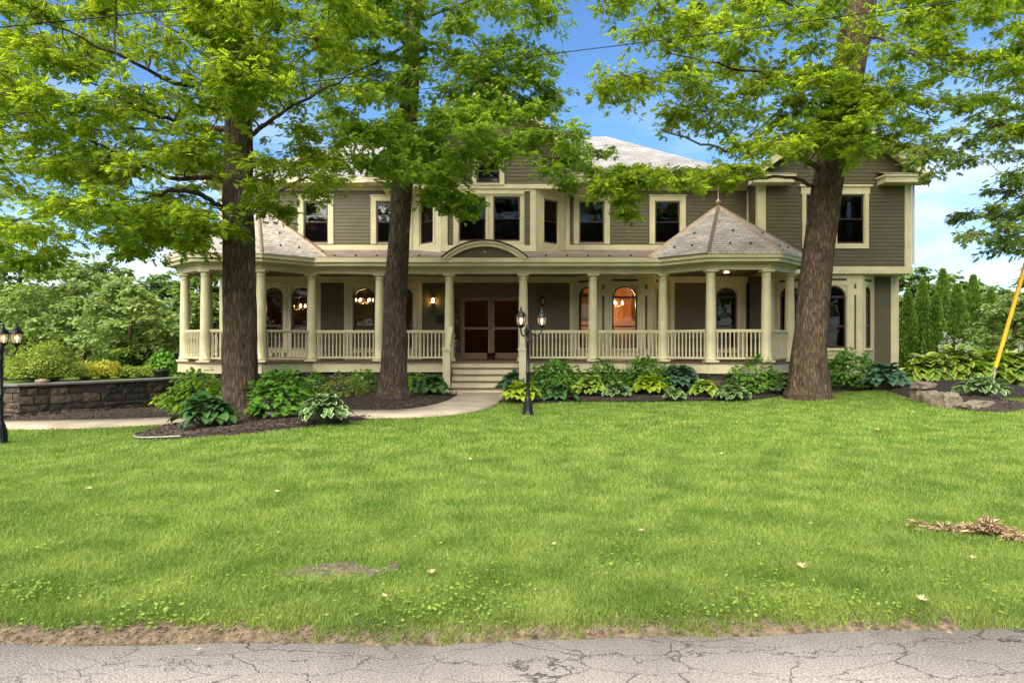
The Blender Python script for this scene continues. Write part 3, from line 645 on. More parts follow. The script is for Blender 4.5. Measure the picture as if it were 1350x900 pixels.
# right wing: lower walls with canted bay, overhanging upper floor
W0, W1 = (7.765, 22.35), (12.6, 22.35)
WB = canted((8.55, 22.35), (9.32, 21.6), (11.08, 21.6), (11.85, 22.35))
wall('wall', W0, (8.55, 22.35), .3, 3.62); wall('wall', (11.85, 22.35), W1, .3, 3.62)
panel_bay(WB, (.43, 1.27), (.2, .86), .45, 3.60, [(.13, .20), (1.50, 1.57)])
boards('corner_board', W0, W1, [(4.62, 4.84, .3, 3.60), (.6, .76, .3, 3.6)], d1=.04)
wall('wall', (12.6, 22.35), (12.6, 31.5), .3, 3.62)
boards('corner_board', (12.6, 22.35), (12.6, 31.5), [(-.04, .18, .3, 3.6)], d1=.04)
U0, U1 = (7.76, 21.5), (12.54, 21.5); GC = 10.15-7.76; GP = 8.72; SL = .78
hs = [(9.25-7.76, 10.13-7.76, 4.54, 6.11), (10.22-7.76, 11.10-7.76, 4.54, 6.11)]
wall('wall', U0, U1, 3.66, GP, hs, lim=lambda z: (GC-max(0, (GP-z)/SL), GC+max(0, (GP-z)/SL)))
for h in hs: window(U0, U1, h[0], h[1], h[2], h[3], cas=.0, head=0, sill=False)
boards('window_casing', U0, U1, [(9.13-7.76, 9.25-7.76, 4.40, 6.11), (11.10-7.76, 11.22-7.76, 4.40, 6.11), (9.25-7.76, 11.10-7.76, 4.40, 4.54), (10.13-7.76, 10.22-7.76, 4.54, 6.11),
    (9.09-7.76, 11.26-7.76, 6.11, 6.34), (9.03-7.76, 11.32-7.76, 6.34, 6.40, .09)], d1=.045)
boards('belt_board', U0, U1, [(-.02, 4.82, 3.62, 3.83)], d1=.05); boards('corner_board', U0, U1, [(-.03, .22, 3.83, 6.4), (4.59, 4.81, 3.83, 6.4)], d1=.04)
wall('wall', (7.76, 22.5), (7.76, 21.5), 3.66, 6.75); boards('corner_board', (7.76, 22.5), (7.76, 21.5), [(.84, 1.0, 3.66, 6.4), (.0, .12, 3.66, 6.4)], d1=.03)
wall('wall', (12.54, 21.5), (12.54, 31.5), 3.66, 6.75); boards('corner_board', (12.54, 21.5), (12.54, 31.5), [(-.0, .2, 3.83, 6.6)], d1=.045)
mb = MB(); mb.box(7.76, 12.56, 21.46, 22.49, 3.604, 3.655); mb.box(12.56, 12.62, 21.46, 31.5, 3.61, 3.80); mb.build('overhang_soffit', trim, house)
mb = MB(); mb.box(12.50, 12.66, 21.24, 21.31, 3.9, 6.3); 
mb = MB(); mb.tube([(12.66,21.42,6.55),(12.64,21.50,6.35),(12.62,21.46,6.2),(12.62,21.46,3.9)], .035, 8); mb.build('downpipe', trim, house)

# central gable over the bay
G0, G1 = (-4.1, 21.5), (2.6, 21.5); gcu = -.75+4.1; gp = 9.42; gs = .80
gwh = (-1.13+4.1, -.37+4.1, 6.45, 7.2)
wall('gable_wall', G0, G1, 6.36, gp, [gwh], lim=lambda z: (gcu-max(0, (gp-z)/gs), gcu+max(0, (gp-z)/gs)))
window(G0, G1, gwh[0], gwh[1], gwh[2], gwh[3], arched=True, cas=.13, head=.12, bars='none')
boards('gable_belt', G0, G1, [(-.02, 6.72, 6.28, 6.42)], d1=.05)
mb = MB(); mb.box(-4.12, 2.62, 21.46, 22.49, 6.30, 6.355); mb.build('gable_soffit', trim, house)
wall('wall', (-4.1, 22.5), (-4.1, 21.5), 6.36, 6.8); wall('wall', (2.6, 21.5), (2.6, 22.5), 6.36, 6.8)

# main roofs
def gable_roof(cx, half, ze, s, y0, y1, name, rake):
    zp = ze+half*s
    for sg in (-1, 1):
        mb = MB(); mb.slab([(cx, y0, zp), (cx+sg*half, y0, ze), (cx+sg*half, y1, ze), (cx, y1, zp)], .07)
        rf = mb.build('roof', slate_top, house)
        m2 = MB()      # rake board under the front edge, soffit behind it
        vs = []
        for yy in (y0-.03, y0+.04):
            vs += [(cx, yy, zp-.02), (cx+sg*(half+.02), yy, ze-.03), (cx+sg*(half+.02), yy, ze-.26), (cx, yy, zp-.26)]
        m2.add(vs, [(0,1,2,3), (7,6,5,4), (0,4,5,1), (1,5,6,2), (2,6,7,3)])
        vs = [(cx, y0+.05, zp-.12), (cx+sg*half, y0+.05, ze-.12), (cx+sg*half, 21.49, ze-.12), (cx, 21.49, zp-.12)]
        vs += [(a_, b_, c_-.03) for a_, b_, c_ in vs]; m2.add(vs, [(0,1,2,3), (7,6,5,4)])
        m2.build('rake_board', trim, rf)
gable_roof(10.15, 2.72, 6.70, .78, 21.08, 30.5, 'wing', True)
gable_roof(-.75, 3.75, 6.62, .80, 21.05, 27.5, 'gable', True)
for x0, x1 in ((11.50, 12.86), (7.44, 8.7), (1.9, 3.0), (-4.5, -3.4)):
    mb = MB(); mb.box(x0, x1, 21.02, 21.49, 6.38, 6.56); mb.box(x0-.04, x1+.04, 20.98, 21.49, 6.56, 6.62); e_ = mb.build('eave_return', trim, house)
    mb = MB(); mb.slab([(x0-.05, 20.97, 6.64), (x1+.05, 20.97, 6.64), (x1+.05, 21.48, 6.80), (x0-.05, 21.48, 6.80)], .015); mb.build('return_cap', shingle, e_)
mb = MB(); E = [(-10.0, 22.05, 6.74), (8.15, 22.05, 6.74), (3.75, 27, 9.6), (-5.2, 27, 9.6)]; mb.slab(E, .06); mb.build('roof', slate_top, house)
mb = MB(); mb.slab([(8.15, 22.05, 6.74), (8.15, 31.95, 6.74), (3.75, 27, 9.6)], .06); mb.build('roof', slate_top, house)
mb = MB(); mb.slab([(-10, 22.05, 6.74), (-5.2, 27, 9.6), (-10, 31.95, 6.74)], .06); mb.build('roof', slate_top, house)
mb = MB(); mb.slab([(-10, 31.95, 6.74), (-5.2, 27, 9.6), (3.75, 27, 9.6), (8.15, 31.95, 6.74)], .06); mb.build('roof', slate_top, house)
mb = MB(); mb.box(3.05, 7.40, 22.0, 22.09, 6.60, 6.76); mb.box(2.6, 7.9, 22.09, 22.49, 6.60, 6.66); mb.build('eave_gutter', trim, house)
mb = MB(); mb.box(-10.02, -4.55, 22.0, 22.09, 6.60, 6.76); mb.box(-9.98, -4.1, 22.09, 22.49, 6.60, 6.66)
mb.box(-10.02, -9.93, 22.09, 31.9, 6.60, 6.76); mb.box(-9.93, -9.6, 22.49, 31.9, 6.6, 6.66); mb.build('eave_gutter', trim, house)

# porch plan
def octa(c, r, degs): return [(c[0]+r*math.cos(R(d)), c[1]+r*math.sin(R(d))) for d in degs]
LC, RC = (-7.75, 20.85), (6.3, 20.85); OR = 2.02
LCOR = octa(LC, OR, (157.5, -157.5, -112.5, -67.5, -22.5)); RCOR = octa(RC, OR, (-157.5, -112.5, -67.5, -22.5, 22.5))
LINE = LCOR+RCOR
line_w = [(LCOR[0][0], 22.46)]+LINE+[(RCOR[-1][0], 22.3)]
def offline(line, d):
    n = len(line); out = []
    for i in range(n):
        p = np.array(line[i], float); ns = []
        if i > 0: q = p-np.array(line[i-1]); ns.append(np.array((q[1], -q[0]))/np.linalg.norm(q))
        if i < n-1: q = np.array(line[i+1])-p; ns.append(np.array((q[1], -q[0]))/np.linalg.norm(q))
        m = sum(ns); m /= np.linalg.norm(m); out.append(tuple(p+m*d/max(.3, m@ns[0])))
    return out
mb = MB(); mb.prism([(x, y) for x, y in offline(line_w, .22)], DECK-.04, DECK); mb.build('porch_deck', deckm, house)
mb = MB(); strip(mb, line_w, .05, .18, DECK-.30, DECK-.045); strip(mb, line_w, .06, .195, DECK-.31, DECK-.285); mb.build('deck_fascia', trim, house)
# stone foundation under the porch
fm = MB(); ln = offline(line_w, .06)
for (p0, p1) in zip(ln[:-1], ln[1:]):
    xf, U_ = frame_xf(p0, p1); fm.xf = xf; z = -.35
    while z < DECK-.32:
        h_ = random.uniform(.13, .22); z1 = min(z+h_, DECK-.315); u = 0
        while u < U_:
            w_ = random.uniform(.22, .55); u1 = min(u+w_, U_); j = random.uniform(.0, .035)
            stonebox(fm, u+.004, u1-.004, -.1, j, z+.004, z1-.004); u = u1
        z = z1
fm.xf = None; fm.build('stone_foundation', stone, house, rnd=True)
for (p0, p1) in (((7.9, 22.42), (12.6, 22.42)), ((12.5, 22.45), (12.5, 31.4)), ((-9.5, 31), (-9.5, 22.5))):
    fm = MB(); xf, U_ = frame_xf(p0, p1); fm.xf = xf; z = -.35
    while z < .6:
        z1 = min(z+random.uniform(.14, .22), .6); u = 0
        while u < U_:
            u1 = min(u+random.uniform(.25, .6), U_); stonebox(fm, u+.004, u1-.004, -.1, random.uniform(0, .03), z+.004, z1-.004); u = u1
        z = z1
    fm.build('stone_foundation', stone, house, rnd=True)
mb = MB(); mb.prism([(x, y) for x, y in offline(line_w, .10)], 3.62, 3.66); mb.build('porch_ceiling', wood, house)
mb = MB(); strip(mb, LINE, -.14, .14, 3.45, 3.74); strip(mb, LINE, -.16, .16, 3.52, 3.56); mb.build('porch_beam', trim, house)
mb = MB(); strip(mb, LINE, .141, .40, 3.69, 3.73); strip(mb, LINE, .40, .45, 3.64, 3.86); strip(mb, LINE, .45, .52, 3.74, 3.86); strip(mb, LINE, .14, .20, 3.60, 3.69); mb.build('eave_gutter', trim, house)

# columns
def column_mesh(mb, x, y):
    mb.lathe([(.165,DECK+.05),(.175,DECK+.07),(.175,DECK+.10),(.145,DECK+.13),(.143,DECK+.6),(.138,DECK+1.4),(.118,DECK+2.36),(.118,DECK+2.38),(.132,DECK+2.39),(.132,DECK+2.41),(.12,DECK+2.42),(.12,DECK+2.46),(.15,DECK+2.50)], (x, y), 20)
colx = [-3.89, -1.84, .33, 2.38]
SPOTS = LCOR+[(x, 20.08) for x in colx]+RCOR
cm = None
for x, y in SPOTS:
    if cm is None:
        mb = MB(); column_mesh(mb, 0, 0); c_ = mb.build('column', trim, house); cm = c_.data; zc = WL[c_][2]
        b_ = MB(); b_.box(-.185, .185, -.185, .185, DECK, DECK+.05); b_.box(-.17, .17, -.17, .17, DECK+2.50, DECK+2.56); pl = b_.build('plinth', trim, c_, bevel=.006); pmd = pl.data
        c_.location = Vector((x, y, zc))-house.location; pl.location = (0, 0, WL[pl][2]-zc); ploc = pl.location.copy(); first = (c_, pl)
    else:
        c_ = first[0].copy(); COL.objects.link(c_); c_.location = Vector((x, y, zc))-house.location
        pl = first[1].copy(); COL.objects.link(pl); pl.parent = c_; pl.location = ploc

# railings
mb = MB(); mb.lathe([(.021,0),(.021,.10),(.014,.12),(.024,.17),(.019,.30),(.013,.52),(.02,.56),(.02,.71)], (0,0), 8); bal0 = mb.build('baluster', trim, None); balmesh = bal0.data; bpy.data.objects.remove(bal0)
def railing(p0, p1, zt0=1.80, zt1=1.80, gap=.13, zb=None):
    xf, U_ = frame_xf(p0, p1); mb = MB(xf); g = gap
    mb.box(g, U_-g, -.045, .045, 1.745, 1.80); mb.box(g, U_-g, -.03, .03, 1.715, 1.745); mb.box(g, U_-g, -.035, .035, DECK+.085, DECK+.14)
    r_ = mb.build('railing', trim, house); n = max(2, int((U_-2*g)/.108)); st = (U_-2*g)/n
    for k in range(n):
        b_ = bpy.data.objects.new('baluster', balmesh); COL.objects.link(b_); b_.parent = r_
        q = xf(g+st*(k+.5), 0, DECK+.13); b_.location = Vector(q)-Vector(WL[r_]); b_.scale = (1.15, 1.15, 1)
railpts = [list(a_) for a_ in zip(SPOTS[:-1], SPOTS[1:])]
for p0, p1 in railpts:
    if abs(p0[0]+1.84) < .01: continue      # the stair opening
    railing(p0, p1)
railing((LCOR[0][0], 22.46), LCOR[0], gap=.1) if 22.46-LCOR[0][1] > .5 else None

# porch roof, between and over the pavilions
ey = LCOR[-1][1]-.50; ez = 3.87
slp = (4.50-ez)/(22.49-ey)
mb = MB(); mb.slab([(-6.4, ey, ez), (5.1, ey, ez), (5.1, 22.49, 4.50), (-6.4, 22.49, 4.50)], .04); prf = mb.build('porch_roof', shingle, house)
def pav_roof(c, nm):
    apex = np.array((c[0], c[1], 5.62)); er = (OR+.545/math.cos(R(22.5))); cs = octa(c, er, [-157.5+45*k for k in range(8)]); ze = 3.87
    mb = MB()
    for k in range(8):
        a_, b_ = cs[k], cs[(k+1)%8]; poly = [np.array((*a_, ze)), np.array((*b_, ze)), apex]
        out = []          # cut at the house wall
        for i in range(3):
            p, q = poly[i], poly[(i+1)%3]; ip, iq = p[1] <= 22.47, q[1] <= 22.47
            if ip: out.append(p)
            if ip != iq: t = (22.47-p[1])/(q[1]-p[1]); out.append(p+(q-p)*t)
        if len(out) >= 3: mb.slab(out, .04)
    rf = mb.build('pavilion_roof', slate, house)
    for k in range(8):
        p = np.array((*cs[k], ze)); q = apex.copy()
        if p[1] > 22.47: continue
        d = (q-p)/np.linalg.norm(q-p); rr = MB(); side = np.cross(d, (0,0,1)); side /= np.linalg.norm(side); up = np.cross(side, d)
        s_, w_, h_ = .0, .075, .035
        vs = []
        for t_ in (p+d*.03, q-d*.1):
            vs += [tuple(t_-side*w_-up*.028), tuple(t_+up*h_), tuple(t_+side*w_-up*.028), tuple(t_-up*.05)]
        rr.add(vs, [(0,1,5,4),(1,2,6,5),(2,3,7,6),(3,0,4,7),(3,2,1,0),(4,5,6,7)]); rr.build('ridge_cap', copper, rf)
    fm = MB(); z = 5.50; fm.lathe([(.14,z),(.12,z+.06),(.05,z+.10),(.04,z+.14),(.085,z+.20),(.085,z+.25),(.03,z+.31),(.018,z+.36),(.014,z+.62),(.001,z+.72)], c, 14); fm.build('finial', copper, rf)
    # snow guards in two staggered rows on each visible face
    for k in range(-1, 4):
        kk = k % 8; a_, b_ = np.array(cs[kk]), np.array(cs[(kk+1)%8])
        for row, (t_, cnt) in enumerate(((.16, 2), (.42, 1))):
            for j in range(cnt):
                f_ = (j+1)/(cnt+1) if row == 0 else .5; q = (a_*(1-f_)+b_*f_); q = q*(1-t_)+np.array(c)*t_; zz = ze+(5.62-ze)*t_
                if q[1] > 22.2: continue
                g = MB(); g.lathe([(.03,zz-.01),(.032,zz+.03),(.02,zz+.055)], tuple(q), 8); g.build('snow_guard', sash_m, rf)
    return rf
pav_roof(LC, 'left'); pav_roof(RC, 'right')
for x in np.arange(-5.2, 4.4, .62):
    if abs(x+.78) < 1.5: continue
    g = MB(); zz = ez+slp*.45; g.box(x-.03, x+.03, ey+.42, ey+.48, zz-.01, zz+.05); g.build('snow_guard', sash_m, prf)

# arched pediment over the steps
AC, AH, AR = -.78, 1.24, .50; Rr = (AH*AH+AR*AR)/(2*AR); th = math.asin(AH/Rr); zc0 = 3.86+AR-Rr
def arcband(mb, r0, r1, y0, y1, n=20):
    o_ = [(AC+r1*math.sin(-th+2*th*k/n), zc0+r1*math.cos(-th+2*th*k/n)) for k in range(n+1)]
    i_ = [(AC+r0*math.sin(-th+2*th*k/n), zc0+r0*math.cos(-th+2*th*k/n)) for k in range(n+1)]
    for k in range(n):
        vs = [(o_[k][0],y0,o_[k][1]),(o_[k+1][0],y0,o_[k+1][1]),(i_[k+1][0],y0,i_[k+1][1]),(i_[k][0],y0,i_[k][1])]; vs += [(a_, y1, c_) for a_, b_, c_ in vs]
        mb.add(vs, [(3,2,1,0),(4,5,6,7),(0,1,5,4),(7,6,2,3)])
mb = MB(); arcband(mb, Rr-.02, Rr+.03, ey-.08, ey+2.2); mb.build('arched_roof', sash_m, house)
mb = MB(); arcband(mb, Rr-.17, Rr-.022, ey-.04, ey+.10); arcband(mb, Rr-.07, Rr-.0225, ey-.075, ey-.04); mb.build('arch_trim', trim, house)
mb = MB(); n = 16; pts = [(AC+(Rr-.1)*math.sin(-th+2*th*k/n), zc0+(Rr-.1)*math.cos(-th+2*th*k/n)) for k in range(n+1)]
for (xa, za), (xb, zb_) in zip(pts[:-1], pts[1:]): mb.add([(xa,ey+.05,3.80),(xb,ey+.05,3.80),(xb,ey+.05,max(zb_,3.81)),(xa,ey+.05,max(za,3.81))], [(0,1,2,3)])
mb.build('tympanum', siding, house)
mb = MB(); mb.lathe([(.001,4.0),(.03,4.02),(.03,4.05),(.001,4.07)], (AC, ey+.03), 8); mb.build('rosette', trim, house)

# porch steps
SX0, SX1 = -1.70, .19
yf = 20.08-.25
for k in range(4):
    zt = DECK-.178*(k+1); y1 = yf-.27*k; y0 = y1-.27
    mb = MB(); mb.box(SX0, SX1, y0+.03, y1+.10, zt-.178, zt-.035); st = mb.build('step', trim, house)
    mb = MB(); mb.box(SX0-.02, SX1+.02, y0, y1+.10 if k else y1, zt-.034, zt); mb.build('tread', deckm, st)
for sx in (SX0-.10, SX1+.10):
    mb = MB(); yn = yf-1.0; mb.box(sx-.10, sx+.10, yn-.10, yn+.10, -.1, 1.22); nw = mb.build('newel', trim, house, bevel=.005)
    mb = MB(); mb.box(sx-.13, sx+.13, yn-.13, yn+.13, 1.221, 1.27); mb.add([(sx-.12,yn-.12,1.271),(sx+.12,yn-.12,1.271),(sx+.12,yn+.12,1.271),(sx-.12,yn+.12,1.271),(sx,yn,1.33)], [(0,1,4),(1,2,4),(2,3,4),(3,0,4)]); mb.build('newel_cap', trim, nw)
    mb = MB()
    for (za, zb_, h_, w_) in ((1.24, 1.90, .07, .065), (.42, 1.05, .08, .04)):
        vs = [(sx+i*w_, y_, z_+j) for y_, z_ in ((yn+.10, za), (19.94, zb_)) for i, j in ((-1,-h_),(1,-h_),(1,0),(-1,0))]
        mb.add(vs, [(0,1,2,3),(7,6,5,4),(0,4,5,1),(1,5,6,2),(2,6,7,3),(3,7,4,0)])
    hr_ = mb.build('stair_rail', trim, house)
    for k in range(7):
        t_ = (k+.5)/7; yy = yn+.10+(19.94-yn-.10)*t_; z0_ = .42+(1.05-.42)*t_; b_ = MB(); b_.lathe([(.021,z0_-.01),(.016,z0_+.2),(.021,z0_+.35),(.016,z0_+.6),(.02,1.17+.66*t_)], (sx, yy), 6); b_.build('baluster', trim, hr_)
    mb = MB(); vs = [(sx+i*.06, y_, z_) for i in (-1, 1) for y_, z_ in ((yn+.1,-.1),(19.8,-.1),(19.8,DECK-.05),(yn+.1,.30))]
    mb.add(vs, [(0,1,2,3),(7,6,5,4),(0,4,5,1),(2,6,7,3),(3,7,4,0),(1,5,6,2)]); mb.build('stringer', trim, house)

# entry: red wood surround, sidelight, two screen doors
mb = MB(); W = lambda a_, b_, c_, d_, y0=22.50, y1=22.56: mb.box(a_, b_, y0, y1, c_, d_)
W(-2.05, .82, 2.98, 3.62); W(-2.05, -1.94, DECK, 2.98); W(.30, .82, DECK, 2.98); W(-1.72, -1.66, DECK, 2.98, 22.48, 22.56); W(-1.94, -1.72, DECK, 1.1)
mb.box(-1.72, .34, 22.45, 22.499, 2.93, 3.02); mb.box(-2.0, .78, 22.46, 22.499, 3.40, 3.46); mb.box(-1.9,.7,22.485,22.499,3.10,3.33)
ent = mb.build('entry_surround', wood, house)
mb = MB(); mb.box(-1.94, -1.72, 22.52, 22.53, 1.1, 2.98); mb.build('sidelight', glass, ent)
for k in range(1, 6): mb = MB(); mb.box(-1.94, -1.72, 22.505, 22.519, 1.1+k*.31, 1.125+k*.31); mb.build('muntin', wood, ent)
mb = MB(); mb.box(-1.66, .30, 22.57, 22.62, DECK, 1.05); mb.box(-1.66, -1.55, 22.6, 22.66, DECK, 2.95); mb.box(-.75, -.60, 22.6, 22.66, 1.05, 2.9); mb.box(.2, .30, 22.6, 22.66, DECK, 2.95); mb.build('inner_door', wood, ent)
for i, (a_, b_) in enumerate(((-1.655, -.69), (-.675, .295))):
    mb = MB()
    f = .095
    mb.box(a_, a_+f, 22.46, 22.50, DECK+.02, 2.925); mb.box(b_-f, b_, 22.46, 22.50, DECK+.02, 2.925); mb.box(a_+f, b_-f, 22.46, 22.50, 2.82, 2.925); mb.box(a_+f, b_-f, 22.46, 22.50, DECK+.02, DECK+.22); mb.box(a_+f, b_-f, 22.46, 22.50, 1.88, 1.96)
    dr = mb.build('screen_door', doorwood, house); m2 = MB(); m2.box(a_+f, b_-f, 22.476, 22.482, DECK+.22, 2.82); m2.build('screen', screenm, dr)
    hx = b_-.05 if i == 0 else a_+.05; m2 = MB(); m2.tube([(hx,22.455,1.93),(hx,22.42,1.95),(hx,22.42,2.07),(hx,22.455,2.09)], .011, 6); m2.build('handle', copper, dr)
# interior partitions and floors
mb = MB()
mb.box(-9.4, 12.3, 26.6, 26.7, .6, 6.6); mb.box(-9.45, 12.3, 22.9, 26.6, .80, .86); mb.box(-9.4, 12.3, 22.62, 26.6, 3.64, 3.9); mb.box(-9.4, 12.3, 22.62, 26.6, 6.45, 6.55)
for x in (-2.5, 6.2, 7.7): mb.box(x-.05, x+.05, 22.65, 26.6, .86, 3.64)
for x in (-9.4, -5.2, 1.9, 3.8, 12.3): mb.box(x-.05, x+.05, 22.65, 26.6, 3.9, 6.45)
mb.box(-9.45, -9.35, 22.65, 26.6, .86, 3.64); mb.box(12.25, 12.35, 22.65, 26.6, .86, 3.64)
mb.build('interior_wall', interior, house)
mb = MB(); mb.box(1.35, 6.14, 25.2, 25.3, .87, 3.63); mb.box(1.25, 1.35, 22.7, 25.3, .87, 3.63); mb.box(6.05, 6.14, 22.7, 25.2, .87, 3.63)
kit = mb.build('kitchen_wall', kitchen, house)
mb = MB(); mb.box(2.6, 5.6, 24.9, 25.19, .9, 1.75); mb.box(2.4, 3.3, 24.95, 25.19, 2.35, 3.2); mb.box(4.4, 5.6, 24.95, 25.19, 2.35, 3.2); mb.build('kitchen_cabinet', doorwood, house)
def point(name, loc, e, col=(1, .62, .3), r=.08):
    l = bpy.data.lights.new(name, 'POINT'); l.energy = e; l.color = col; l.shadow_soft_size = r; o = bpy.data.objects.new(name, l); COL.objects.link(o); return o, loc

def chandelier(x, y, z, n, rad, label, s=1.0, e=14):
    t = empty('chandelier', (x, y, z), label, 'chandelier')
    mb = MB(); mb.lathe([(.012*s,z),(.05*s,z+.03),(.03*s,z+.10),(.012*s,z+.16),(.012*s,3.62)], (x, y), 8)
    for k in range(n):
        a_ = 6.283*k/n+.3; dx, dy = math.cos(a_), math.sin(a_); mb.tube([(x,y,z+.06),(x+dx*rad*.5,y+dy*rad*.5,z-.03),(x+dx*rad,y+dy*rad,z+.06)], .009, 5)
    mb.build('frame', copper, t)
    for k in range(n):
        a_ = 6.283*k/n+.3; m2 = MB(); m2.lathe([(.02*s,z+.07),(.038*s,z+.10),(.03*s,z+.15),(.008*s,z+.19)], (x+math.cos(a_)*rad, y+math.sin(a_)*rad), 8); m2.build('bulb', bulb, t)
    o, _ = point('chandelier_light', 0, e); o.parent = t; o.location = (0, 0, .05)
chandelier(-5.18, 24.0, 2.83, 6, .30, 'lit brass chandelier in the arched window left of the second oak', e=10)
chandelier(-7.50, 24.0, 2.62, 5, .22, 'small lit chandelier seen in the left pavilion window', e=6)
chandelier(3.62, 23.9, 2.72, 6, .28, 'crystal chandelier glowing in the orange arched window', e=38)

t_ = empty('ceiling_light', (-.7, 24.2, 3.5), 'unseen dim light added to brighten the hall behind the screen doors', 'ceiling light'); mb = MB(); mb.lathe([(.02,3.62),(.16,3.60),(.15,3.55),(.05,3.50)], (-.7, 24.2), 14); mb.build('shade', bulb_dim, t_); o, _ = point('hall_fill_light', 0, 14); o.parent = t_; o.location = (0, 0, -.1)  # added lamp, lifts the hall so the door screens are not black
def sconce(x, z, lit, label):
    t = empty('wall_sconce', (x, 22.48, z-.12), label, 'wall lamp', 'sconces flanking the entry'); y = 22.37
    mb = MB(); mb.box(x-.05, x+.05, 22.455, 22.485, z-.13, z+.10); mb.tube([(x,22.46,z+.06),(x,22.42,z+.17),(x,y,z+.15)], .012, 6); mb.build('bracket', black, t)
    mb = MB(); mb.lathe([(.055,z-.10),(.06,z-.08),(.055,z-.075)], (x, y), 8); mb.lathe([(.07,z+.09),(.07,z+.10),(.03,z+.15),(.012,z+.19)], (x, y), 8)
    for k in range(4): a_ = .785+1.571*k; mb.tube([(x+.055*math.cos(a_), y+.055*math.sin(a_), z-.08), (x+.065*math.cos(a_), y+.065*math.sin(a_), z+.09)], .006, 4)
    mb.build('cage', black, t); mb = MB(); mb.lathe([(.048,z-.075),(.058,z+.09)], (x, y), 8); mb.build('glass', lglass, t)
    mb = MB(); mb.lathe([(.012,z-.07),(.012,z-.02),(.03,z+.01),(.018,z+.05),(.003,z+.07)], (x, y), 8); mb.build('bulb', bulb if lit else white, t)
    if lit: o, _ = point('sconce_light', 0, 6, r=.04); o.parent = t; o.location = (0, -.12, .12)
sconce(-2.59, 2.82, True, 'lit lantern on the dark siding left of the screen doors')
sconce(1.02, 2.78, False, 'unlit lantern on the dark siding right of the screen doors')
mb = MB(); mb.box(-2.50, -2.26, 22.36, 22.482, 2.12, 2.30); mb.add([(-2.51,22.35,2.301),(-2.25,22.35,2.301),(-2.25,22.482,2.34),(-2.51,22.482,2.34),(-2.51,22.482,2.301),(-2.25,22.482,2.301)], [(0,1,2,3),(0,3,4),(1,5,2),(0,4,5,1),(4,3,2,5)])
tag(mb.build('mailbox', black), 'small black mailbox on the wall under the lit lantern', 'mailbox')
for x, lab in ((5.23, 'glowing recessed ceiling light of the right pavilion, nearer the steps'), (6.63, 'glowing recessed ceiling light of the right pavilion, farther right')):
    t = empty('ceiling_light', (x, 21.1, 3.60), lab, 'ceiling light', 'recessed pavilion ceiling lights'); mb = MB(); mb.lathe([(.10,3.612),(.10,3.622)], (x, 21.1), 16); mb.build('trim_ring', white, t)
    mb = MB(); mb.lathe([(.075,3.600),(.075,3.611)], (x, 21.1), 16); mb.build('lamp', bulb, t); o, _ = point('downlight', 0, 1.2, r=.05); o.parent = t; o.location = (0, 0, -.05)
mb = MB(); mb.lathe([(.10,DECK+.001),(.14,DECK+.20),(.155,DECK+.20),(.155,DECK+.235),(.13,DECK+.235),(.12,DECK+.19)], (-.68, 22.1), 14)
tag(mb.build('flower_pot', simple('dark red glaze', (.09, .012, .01), .4)), 'small dark red pot on the deck before the screen doors', 'pot')

# ------------------------------------------------------------------ retaining wall on the left
rw = empty('retaining_wall', (-12, 15.6, -.3), 'low dark fieldstone retaining wall with a flat stone cap at the far left', 'stone wall')
fm = MB()
LN = WALL_LINE[1:]
for (p0, p1) in zip(LN[:-1], LN[1:]):
    xf, U_ = frame_xf(p0, p1); fm.xf = xf; z = -.5
    while z < .42:
        z1 = min(z+random.uniform(.10, .22), .42); 
        if .42-z1 < .06: z1 = .42
        u = -.02
        while u < U_+.02:
            u1 = min(u+random.uniform(.16, .5), U_+.04); j = random.uniform(.0, .05); stonebox(fm, u+.003, u1-.003, -.32, j-.02, z+.003, z1-.003, .03); u = u1
        z = z1
fm.xf = None; fm.build('stone_face', stone, rw, rnd=True)
mb = MB(); strip(mb, LN, -.30, -.03, -.5, .418); mb.build('mortar_core', soil, rw)
mb = MB(); strip(mb, LN, -.36, .09, .421, .475); mb.build('cap', capstone, rw, bevel=.01)
mb = MB(); mb.box(-11.9, -11.15, 14.62, 15.15, -.38, -.17); tag(mb.build('stone_step', capstone, bevel=.02), 'single grey stone step at the foot of the retaining wall', 'step')
# ------------------------------------------------------------------ foliage kit
def norm(a): return a/(np.linalg.norm(a, axis=-1, keepdims=True)+1e-9)
T_OAK = (np.array([(0,0,0),(.25,.07,0),(.45,.09,-.01),(.68,.10,-.03),(.85,.05,-.06),(1.0,0,-.12),(.85,-.05,-.06),(.68,-.10,-.03),(.45,-.09,-.01),(.25,-.07,0),
    (.42,.34,-.07),(.72,.40,-.12),(.42,-.34,-.07),(.72,-.40,-.12),(.95,.20,-.13),(.95,-.20,-.13),(.22,.20,-.03),(.22,-.20,-.03)]),
    np.array([(0,1,9),(1,2,9),(2,8,9),(2,3,8),(3,7,8),(3,4,7),(4,6,7),(4,5,6),(1,2,10),(8,9,12),(2,3,11),(7,8,13),(3,4,14),(6,7,15),(0,1,16),(9,0,17)]))
T_SIMPLE = (np.array([(0,0,0),(.35,.25,-.03),(.75,.20,-.06),(1,0,-.12),(.75,-.20,-.06),(.35,-.25,-.03)]), np.array([(0,1,5),(1,2,5),(2,4,5),(2,3,4)]))
T_QUAD = (np.array([(0,0,0),(.5,.28,0),(1,0,-.08),(.5,-.28,0)]), np.array([(0,1,3),(1,2,3)]))
T_OVATE = (np.array([(0,0,0),(.22,.24,-.01),(.5,.31,-.05),(.8,.17,-.12),(1,0,-.2),(.8,-.17,-.12),(.5,-.31,-.05),(.22,-.24,-.01),(.5,0,.03),(.8,0,-.07)]),
    np.array([(0,1,8),(1,2,8),(2,9,8),(2,3,9),(3,4,9),(4,5,9),(5,6,9),(9,6,8),(6,7,8),(7,0,8)]))
